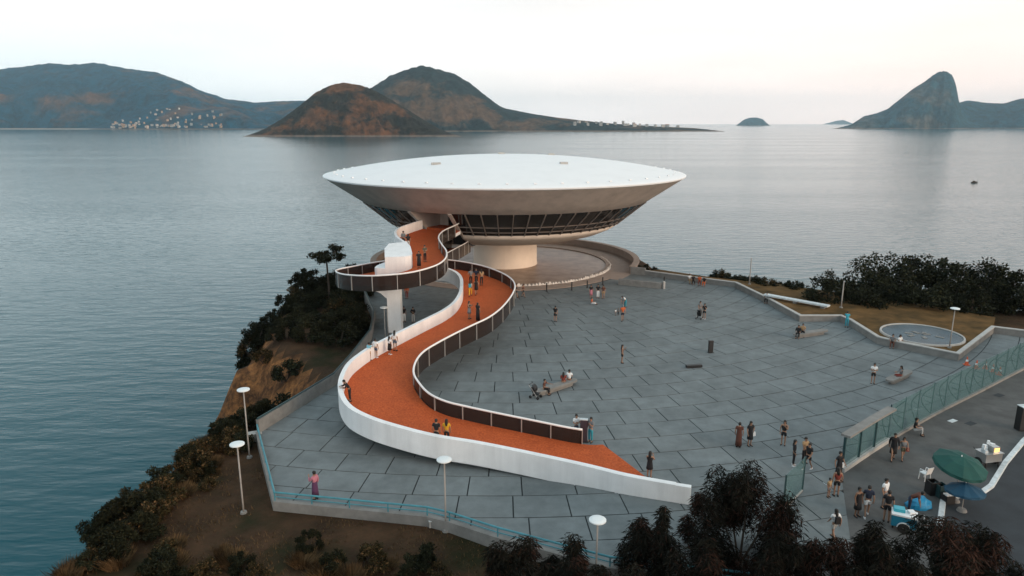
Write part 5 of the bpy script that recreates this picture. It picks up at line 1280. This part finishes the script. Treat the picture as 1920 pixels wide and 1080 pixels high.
def body_chains(J):
    c = [[('pel', J['pel'], (.125, .09)), ('wai', J['wai'], (.105, .078)), ('che', J['che'], (.125, .085)), ('nec', J['nec'], .052), ('chin', J['chin'], .06), ('hd', J['hd'], (.078, .095)), ('top', J['top'], (.06, .07))]]
    for k in 'lr':
        c.append([('che', J['che'], 0), ('sh' + k, J['sh' + k], .056), ('el' + k, J['el' + k], .042), ('wr' + k, J['wr' + k], .029), ('ha' + k, J['ha' + k], (.036, .018))])
        c.append([('pel', J['pel'], 0), ('hi' + k, J['hi' + k], .085), ('kn' + k, J['kn' + k], .055), ('an' + k, J['an' + k], .038), ('to' + k, J['to' + k], (.042, .026))])
    for s, k in ((-1, 'l'), (1, 'r')):       # five fingers, each its own short chain rooted in the palm
        d = (J['ha' + k] - J['wr' + k]).normalized(); sd = d.cross(V3(0, 1, 0.3)); sd = sd.normalized() if sd.length > .1 else V3(1, 0, 0); cu = V3(0, -1, 0) if abs(d.y) < .7 else V3(0, 0, -1)
        for f, (of, ln) in enumerate(((-.030, .062), (-.010, .074), (.010, .069), (.029, .055))):
            a = J['ha' + k] + sd * of; c.append([('f%s%da' % (k, f), a, .0095), ('f%s%db' % (k, f), a + d * ln * .55, .009), ('f%s%dc' % (k, f), a + d * ln * .85 + cu * ln * .35, .0075)])
        a = J['ha' + k] - d * .045 - sd * .02 * s; c.append([('t%sa' % k, a, .012), ('t%sb' % k, a - sd * .035 * s + d * .03 + cu * .012, .010), ('t%sc' % k, a - sd * .042 * s + d * .055 + cu * .025, .008)])
    h = J['hd']; n = V3(0, -1, 0)
    c.append([('nose0', h + V3(0, -.075, .005), .012), ('nose1', h + V3(0, -.112, -.02), .013)])
    for s in (-1, 1): c.append([('ear%da' % s, h + V3(s * .065, .0, .012), .012), ('ear%db' % s, h + V3(s * .086, .012, -.012), .013)])
    return c
def top_chains(J, sleeve):
    c = [[('pel', J['pel'] + V3(0, 0, .04), (.148, .112)), ('wai', J['wai'], (.148, .115)), ('che', J['che'], (.185, .14)), ('nc', J['che'].lerp(J['nec'], .85), .085)]]
    for k in 'lr':
        e = J['sh' + k].lerp(J['el' + k], .65) if sleeve == 'short' else J['el' + k]
        ch = [('che', J['che'], 0), ('sh' + k, J['sh' + k], .082), ('e' + k, e, .066)]
        if sleeve == 'long': ch.append(('w' + k, J['el' + k].lerp(J['wr' + k], .9), .048))
        if sleeve == 'none': ch = ch[:2]
        c.append(ch)
    return c
def bottom_chains(J, kind):
    c = [[('wai', J['pel'].lerp(J['wai'], .55), (.142, .110)), ('pel', J['pel'], (.152, .118))]]
    for k in 'lr':
        ch = [('pel', J['pel'], 0), ('hi' + k, J['hi' + k], .102)]
        ch += [('m' + k, J['hi' + k].lerp(J['kn' + k], .72), .088)] if kind == 'shorts' else [('kn' + k, J['kn' + k], .070), ('a' + k, J['kn' + k].lerp(J['an' + k], .9), .058)]
        c.append(ch)
    return c
def skirt_mesh(J, hem, from_chest):
    b = MB(); n = 16; rows = []
    z_top = J['che'].z if from_chest else J['wai'].z
    if from_chest: rows += [(z_top + .02, .170, .125), (J['wai'].z, .145, .112)]
    else: rows += [(z_top, .145, .112)]
    rows += [(J['pel'].z, .168, .135), (J['pel'].z - (J['pel'].z - hem) * .5, .185, .16), (hem, .205, .19), (hem + .005, .19, .175)]
    cx = J['pel']
    vs = [(cx.x + rx * math.cos(2 * math.pi * k / n) * (1 + .03 * math.sin(5 * k)), cx.y + ry * math.sin(2 * math.pi * k / n), z) for z, rx, ry in rows for k in range(n)]
    b.add(vs, [(j*n+k, j*n+(k+1) % n, (j+1)*n+(k+1) % n, (j+1)*n+k) for j in range(len(rows)-1) for k in range(n)])
    return b.mesh('skirt', smooth=True)
def hair_mesh(J, kind):
    b = MB(); h = J['hd']; n = 14
    rows = [(.02 + .105, .01), (.118, .05), (.092, .082), (.05, .098), (.0, .102), (-.045, .094)]
    vs = []
    for j, (z, r) in enumerate(rows):
        for k in range(n):
            a = 2 * math.pi * k / n; y = math.sin(a); zz = z
            if j >= 4 and y < -.25: zz = .035 if j == 4 else .03      # hairline above the face
            rr_ = r if y > -.25 or j < 4 else r * .96
            vs.append((h.x + rr_ * .92 * math.cos(a), h.y + .012 + rr_ * 1.08 * y, h.z + zz))
    b.add(vs, [(j*n+k, j*n+(k+1) % n, (j+1)*n+(k+1) % n, (j+1)*n+k) for j in range(len(rows)-1) for k in range(n)] + [tuple(range(n))])
    if kind == 'long':
        secs = []
        for t in range(5):
            z = h.z - .01 - t * .075; w = [.088, .098, .095, .085, .05][t]; y = h.y + [.06, .085, .10, .11, .11][t]
            secs.append([V3(h.x - w, y - .045, z), V3(h.x - w * .6, y + .03, z), V3(h.x + w * .6, y + .03, z), V3(h.x + w, y - .045, z)])
        b.strip(secs)
    if kind == 'bun': b.lathe([(0, .05), (.04, .035), (.05, 0), (.04, -.035), (0, -.05)], 10, (h.x, h.y + .10, h.z + .07))
    return b.mesh('hair', smooth=True)
def face_mesh(J):
    b = MB(); h = J['hd']
    for s in (-1, 1): b.box((h.x + s * .032, h.y - .088, h.z + .008), (.024, .012, .012))
    b.box((h.x, h.y - .083, h.z - .052), (.042, .012, .01)); return b.mesh('face', M_black)
def shoe_mesh(J):
    b = MB()
    for k in 'lr':
        a, t = J['an' + k], J['to' + k]; d = (t - a); d.z = 0; d = d.normalized() if d.length > .01 else V3(0, -1, 0); s = V3(-d.y, d.x, 0); zb0 = min(a.z - .085, t.z - .035); heel = a - d * .06
        secs = []
        for u, w, hh in ((0, .034, .085), (.07, .040, .085), (.17, .045, .06), (.25, .028, .035)):
            p = heel + d * u; secs.append([V3(p.x, p.y, zb0) - s * w, V3(p.x, p.y, zb0) + s * w, V3(p.x, p.y, zb0 + hh) + s * w * .8, V3(p.x, p.y, zb0 + hh) - s * w * .8])
        b.strip(secs)
    return b.mesh('shoes')
PM = {}
def cached_skin(key, fn):
    if key not in PM:
        o = skin_obj('tmp_skin', fn(), None); PENDING.append((key, o)); PM[key] = None
    return key
PLIST = []
def person(label, px=None, py=None, z=0.0, at_xy=None, pose='stand', face=0.0, h=1.68, top='black', sleeve='short', bottom='denim', bkind='trousers', hem=None, hair='short', hcol='dark', skin='a', shoes='black', bag=None, on='ground', hat=None):
    """face: degrees, 0 looks at the camera side (-Y), 90 looks to +X"""
    if at_xy is not None: p = Vector((at_xy[0], at_xy[1], z))
    elif on in ('ramp', 'upper'):
        zz = 3.0
        for _ in range(12): p = at(px, py, zz); zz = ramp_z(p.x, p.y, on == 'upper')
        p = at(px, py, zz)
    else: p = at(px, py, z)
    if on in ('ramp', 'upper') and at_xy is not None: p.z = ramp_z(p.x, p.y, on == 'upper')
    if on in ('ramp', 'upper'): p.z += 0.012
    PLIST.append(dict(label=label, loc=p, pose=pose, face=face, s=h / 1.70, top=top, sleeve=sleeve, bottom=bottom, bkind=bkind, hem=hem, hair=hair, hcol=hcol, skin=skin, shoes=shoes, bag=bag, hat=hat))
P = person
# upper ramp
P('person in long dark grey coat by the white wall of the upper ramp', 757, 462, on='upper', face=170, top='grey', sleeve='long', bottom='black', hair='short')
P('person in black with white bag leaning by the white wall of the upper ramp', 766, 468, on='upper', face=200, pose='hip', top='black', bottom='lgrey', bag='white', hair='long')
P('man in olive shirt and black trousers standing in the middle of the upper ramp', 797, 491, on='upper', face=40, pose='cross', top='olive', bottom='black', sleeve='short')
P('woman in dark dress by the glass rail of the upper ramp', 786, 503, on='upper', face=10, top='black', bottom='black', bkind='skirt', hem=.25, hair='long')
P('small dark seated figure at the museum entrance', 795, 424, on='upper', face=0, pose='floor', top='black', bottom='black', h=1.4)
# lower ramp, upper group
P('woman with turquoise backpack and yellow trousers on the red ramp', 882, 556, on='ramp', face=175, pose='walk', top='white', sleeve='none', bottom='yellow', bag='turq', hair='long', h=1.62)
P('woman in short black dress walking behind the turquoise backpack', 893, 553, on='ramp', face=190, pose='walk', top='black', sleeve='none', bottom='black', bkind='skirt', hem=.55, hair='long', h=1.62)
P('person in grey striped shirt in the group of five on the ramp', 883, 534, on='ramp', face=180, pose='hip', top='grey', bottom='black')
P('man in dark blue shirt in the group of five on the ramp', 893, 533, on='ramp', face=0, top='navy', bottom='black')
P('person in pale top and black trousers in the group of five on the ramp', 903, 535, on='ramp', face=200, pose='phone', top='beige', sleeve='short', bottom='black', hair='long')
P('woman in black top and grey skirt photographing on the ramp', 880, 598, on='ramp', face=60, pose='phone2', top='black', sleeve='none', bottom='grey', bkind='skirt', hem=.55, hair='long', h=1.62)
P('woman in long black dress by the glass rail of the ramp', 896, 601, on='ramp', face=150, pose='phone', top='black', bottom='black', bkind='skirt', hem=.08, hair='long', h=1.62)
P('child in light blue shirt stretching an arm over the white ramp wall', 693, 676, on='ramp', face=150, pose='armout', top='lblue', bottom='beige', bkind='shorts', h=1.45, hair='short')
P('girl in white top and dark shorts at the white ramp wall', 705, 671, on='ramp', face=160, pose='hip', top='white', bottom='denim', bkind='shorts', h=1.55, hair='bun', shoes='white')
P('girl in white shirt and black skirt at the white ramp wall', 731, 665, on='ramp', face=140, pose='phone', top='white', bottom='black', bkind='skirt', hem=.45, h=1.5, hair='long', shoes='white')
P('woman with long black hair and white top at the white ramp wall', 741, 658, on='ramp', face=165, pose='stand', top='white', sleeve='short', bottom='denim', bkind='shorts', h=1.68, hair='long')
P('person in black jacket leaning over the outer bend of the ramp wall', at_xy=(-10.95, 44.6), on='ramp', pose='lean', face=-65, top='black', sleeve='long', bottom='black')
P('man in black shirt leaning on the front ramp wall beside the yellow top', at_xy=(-4.55, 39.3), on='ramp', face=165, top='black', bottom='black', h=1.72)
P('woman in yellow top with long black hair on the front ramp wall', at_xy=(-3.95, 39.45), on='ramp', face=175, top='yellow', bottom='black', hair='long', h=1.68)
# foot of the ramp
P('small child in white shirt at the end of the ramp rail', 1072, 826, on='ramp', face=30, top='white', bottom='black', h=0.95)
P('woman in white top and blue shorts with crossed arms by the ramp rail end', 1080, 822, z=0.05, face=20, pose='cross', top='white', bottom='denim', bkind='shorts', hair='bun')
P('person in dark shirt and turquoise trousers beside the information totem', 1107, 829, face=-40, pose='phone', top='grey', bottom='turq', h=1.72)
P('woman in black dress taking a photo at the foot of the ramp', 1217, 896, face=150, pose='phone2', top='black', sleeve='none', bottom='black', bkind='skirt', hem=.6, hair='long')
# under the ramp loop
P('person in black top and white trousers under the ramp loop', 758, 604, face=30, top='black', bottom='white')
P('man in dark jacket with folded arms under the ramp loop', 775, 605, face=0, pose='cross', top='black', sleeve='long', bottom='lgrey')
P('person in orange jacket in the shade under the ramp loop', 763, 560, face=0, top='orange', sleeve='long', bottom='red')
# plaza
P('walking woman in black near the ramp bend and the bollards', 968, 558, face=60, pose='walk', top='black', sleeve='none', bottom='black', bkind='shorts', hair='long')
P('walking girl in dark brown near the ramp bend and the bollards', 981, 557, face=60, pose='walk', top='brown', sleeve='none', bottom='black', bkind='shorts', hair='long', h=1.6)
P('man in black shirt and shorts standing alone on the plaza below the pool', 1041, 603, face=160, pose='phone', top='black', bottom='black', bkind='shorts')
P('woman with black top and pink skirt in the row of three by the bollards', 1108, 559, face=10, top='black', bottom='pink', bkind='skirt', hem=.4, h=1.62)
P('woman in white trousers in the row of three by the bollards', 1121, 559, face=0, pose='hip', top='black', bottom='white', h=1.65)
P('woman in maroon top in the row of three by the bollards', 1131, 560, face=-10, top='brown', bottom='beige', bkind='shorts', hair='long', h=1.62)
P('person in orange and white sitting on the plaza floor', 1109, 570, face=70, pose='floor', top='orange', bottom='white', h=1.5)
P('man in white shirt bending over a small child on the plaza', 1172, 577, face=-50, pose='bend', top='white', bottom='turq', h=1.72)
P('small child in grey held by the bending man', 1167, 579, face=130, top='grey', bottom='turq', h=0.95)
P('tiny child in white beside the man in orange', 1154, 592, face=40, top='white', bottom='grey', h=0.75)
P('tiny child in grey and black beside the man in orange', 1159, 591, face=-40, top='grey', bottom='black', h=0.8)
P('man in orange shirt and navy shorts walking away on the plaza', 1167, 602, face=180, pose='walk', top='orange', bottom='navy', bkind='shorts', h=1.72, hcol='grey')
P('man in black pushing the pushchair', 1320, 598, face=-30, pose='phone', top='black', bottom='black', bkind='shorts', shoes='white')
P('woman in grey behind the pushchair', 1312, 592, face=20, top='grey', bottom='grey', hair='long', h=1.62)
P('woman in brown top and black shorts alone in the middle of the plaza', 1166, 681, face=90, pose='phone', top='brown', sleeve='none', bottom='black', bkind='shorts', hair='long', h=1.66)
P('person in rust red sitting on the long bench', 1056, 726, face=170, pose='sit', top='red', sleeve='short', bottom='red', hair='long', h=1.62)
P('man in white shirt sitting on the long bench', 1067, 722, face=170, pose='sit', top='white', bottom='black', h=1.7)
P('person in dark clothes sitting by the pushchair on the long bench', 1020, 739, face=70, pose='sit_reach', top='brown', bottom='black', h=1.62)
for k, (x, y, c, b_, lb_) in enumerate(((1292, 527, 'white', 'beige', 'person in white sitting on the far lawn wall'), (1299, 529, 'black', 'black', 'person in black sitting on the far lawn wall'), (1311, 530, 'orange', 'red', 'person in orange sitting on the far lawn wall'), (1320, 532, 'black', 'orange', 'person in black top and orange trousers on the far lawn wall'))):
    P(lb_, x, y + 4, face=10 - 12 * k, pose='sit', top=c, bottom=b_, h=1.68)
P('person in black and white sitting on the lawn wall corner by the slab bench', 1437, 568, face=-30, pose='sit', top='white', bottom='black')
P('person in black sitting on the bench near the lawn wall', 1496, 633, face=-30, pose='sit', top='black', sleeve='long', bottom='black', hair='long')
P('person in black and beige on the bench near the lawn wall', 1504, 630, face=-20, pose='sit', top='beige', bottom='black')
P('person in turquoise clothes leaning on the lawn wall', 1587, 614, face=160, pose='lean', top='turq', bottom='turq', h=1.7)
P('woman in white and turquoise sitting on the wall by the basin', 1685, 652, face=20, pose='sit', top='white', bottom='turq', hair='long')
P('person in brown sitting on the wall by the basin', 1672, 651, face=-30, pose='sit', top='grey', bottom='brown')
P('man in white shirt and dark shorts standing near the short bench', 1636, 719, face=-20, pose='cross', top='white', bottom='black', bkind='shorts')
P('person in dark grey reaching forward on the short bench', 1688, 714, face=-90, pose='sit_reach', top='grey', sleeve='long', bottom='red', hair='long')
# near the gate
P('person in long brown dress behind the spreading tree', 1384, 838, face=160, top='brown', bottom='brown', bkind='skirt', hem=.12, hair='bun')
P('woman in black with white bag next to the brown dress', 1405, 836, face=20, pose='hip', top='black', bottom='black', bkind='skirt', hem=.5, hair='long', bag='white')
P('woman in black top and shorts standing alone beyond the spreading tree', 1468, 834, face=-30, pose='phone', top='black', sleeve='none', bottom='black', bkind='shorts', hair='long')
P('woman in black top and pale skirt near the open gate leaf', 1487, 873, face=70, top='black', sleeve='long', bottom='black', hair='long', shoes='white', bag='white')
P('man in beige shirt near the open gate leaf', 1507, 868, face=20, pose='cross', top='beige', bottom='black')
P('man in black with white shoes near the open gate leaf', 1514, 880, face=-60, pose='walk', top='black', bottom='black', bkind='shorts', shoes='white')
P('person in black and white passing the end of the gate bay', 1571, 898, face=30, pose='walk', top='black', bottom='black', bkind='skirt', hem=.35, bag='white', h=1.72)
P('woman in red brown top with bare legs in the gateway', 1567, 930, face=170, pose='stand', top='red', sleeve='none', bottom='black', bkind='shorts', hair='long', h=1.72)
P('child in beige in the gateway', 1553, 932, face=30, top='beige', bottom='grey', bkind='shorts', h=1.15)
# forecourt
P('man in long black coat walking beside the fence', 1673, 862, z=-.03, face=-20, pose='walk', top='black', sleeve='long', bottom='black', bkind='skirt', hem=.45, h=1.75)
P('girl with red bag walking beside the man in black coat', 1691, 862, z=-.03, face=-10, pose='walk', top='grey', sleeve='none', bottom='olive', bkind='shorts', hair='long', bag='red', h=1.5)
P('man in black shirt and grey trousers sitting on the fence kerb', 1714, 814, z=-.03, face=60, pose='kerb', top='black', bottom='lgrey', h=1.75)
P('woman in black dress in the pair on the forecourt', 1606, 968, z=-.03, face=20, top='black', sleeve='none', bottom='black', bkind='skirt', hem=.45, hair='short', skin='b')
P('man in navy shirt and white shorts on the forecourt', 1624, 968, z=-.03, face=160, pose='walk', top='navy', bottom='white', bkind='shorts', shoes='white', h=1.78)
P('person in white shirt behind the man in black on the forecourt', 1656, 952, z=-.03, face=30, top='white', bottom='grey', h=1.72)
P('large man in black shirt and shorts on the forecourt', 1661, 978, z=-.03, face=150, pose='stand', top='black', bottom='black', bkind='shorts', h=1.78)
P('person in white shirt with dark backpack under the foreground trees', 1562, 1012, z=-.03, face=190, pose='walk', top='white', bottom='lgrey', bkind='shorts', bag='black', hair='long')
P('vendor in brown bending beside the blue tarpaulin', 1703, 962, z=-.03, face=60, pose='bend', top='brown', bottom='navy', skin='b')
# front corner
P('woman in pink and purple walking along the turquoise fence', 592, 936, face=-120, pose='phone', top='pink', sleeve='long', bottom='purple', bkind='skirt', hem=.25, hair='bun', h=1.68)

# build the meshes once per pose, convert the skins, then assemble
SK = {}
def need(pose):
    if pose not in SK: SK[pose] = skeleton(pose)
    return SK[pose]
for q in PLIST:
    J = need(q['pose']); ps = q['pose']
    cached_skin(('body', ps), lambda J=J: body_chains(J)); cached_skin(('top', ps, q['sleeve']), lambda J=J, q=q: top_chains(J, q['sleeve']))
    if q['bkind'] != 'skirt' or ps in ('sit', 'floor', 'sit_reach', 'kerb'): cached_skin(('bot', ps, 'shorts' if q['bkind'] == 'shorts' else 'trousers'), lambda J=J, q=q: bottom_chains(J, 'shorts' if q['bkind'] == 'shorts' else 'trousers'))
bpy.context.view_layer.update()
dg = bpy.context.evaluated_depsgraph_get()
for key, o in PENDING:
    me = bpy.data.meshes.new_from_object(o.evaluated_get(dg)); me.name = key[0]; PM[key] = me
for key, o in PENDING:
    m0 = o.data; bpy.data.objects.remove(o); bpy.data.meshes.remove(m0)
def part(name, me, m, parent):
    if not me.materials: me.materials.append(None)
    o = link(name, me, parent); o.material_slots[0].link = 'OBJECT'; o.material_slots[0].material = m; return o
def get(key, fn):
    if key not in PM: PM[key] = fn()
    return PM[key]
for q in PLIST:
    ps = q['pose']; J = SK[ps]; o = empty('person', tuple(q['loc']), R(q['face'])); o.scale = (q['s'],) * 3
    tag(o, q['label'], 'person')
    part('body', PM[('body', ps)], smat(q['skin']), o)
    part('shirt', PM[('top', ps, q['sleeve'])], cmat(q['top']), o)
    if q['bkind'] == 'skirt' and ps not in ('sit', 'floor', 'sit_reach', 'kerb'):
        part('skirt', get(('skirt', ps, q['hem'], q['top'] == q['bottom']), lambda: skirt_mesh(J, q['hem'], q['top'] == q['bottom'])), cmat(q['bottom']), o)
    else:
        k = 'shorts' if q['bkind'] == 'shorts' else 'trousers'; part(k, PM[('bot', ps, k)], cmat(q['bottom']), o)
    part('hair', get(('hair', ps, q['hair']), lambda: hair_mesh(J, q['hair'])), hmat(q['hcol']), o)
    link('face', get(('face', ps), lambda: face_mesh(J)), o)
    part('shoes', get(('shoes', ps), lambda: shoe_mesh(J)), cmat(q['shoes']), o)
    if q['bag']:
        c = J['che']; b = MB(); b.box((0, 0, 0), (.27, .13, .36), 0, .85); w = part('bag', b.mesh('bag'), cmat(q['bag']), o)
        if q['bag'] in ('turq', 'black'): w.location = (c.x, c.y + .19, c.z - .1)
        else: w.location = (c.x + .27, c.y - .02, J['pel'].z - .12); w.scale = (.75, .8, .75)
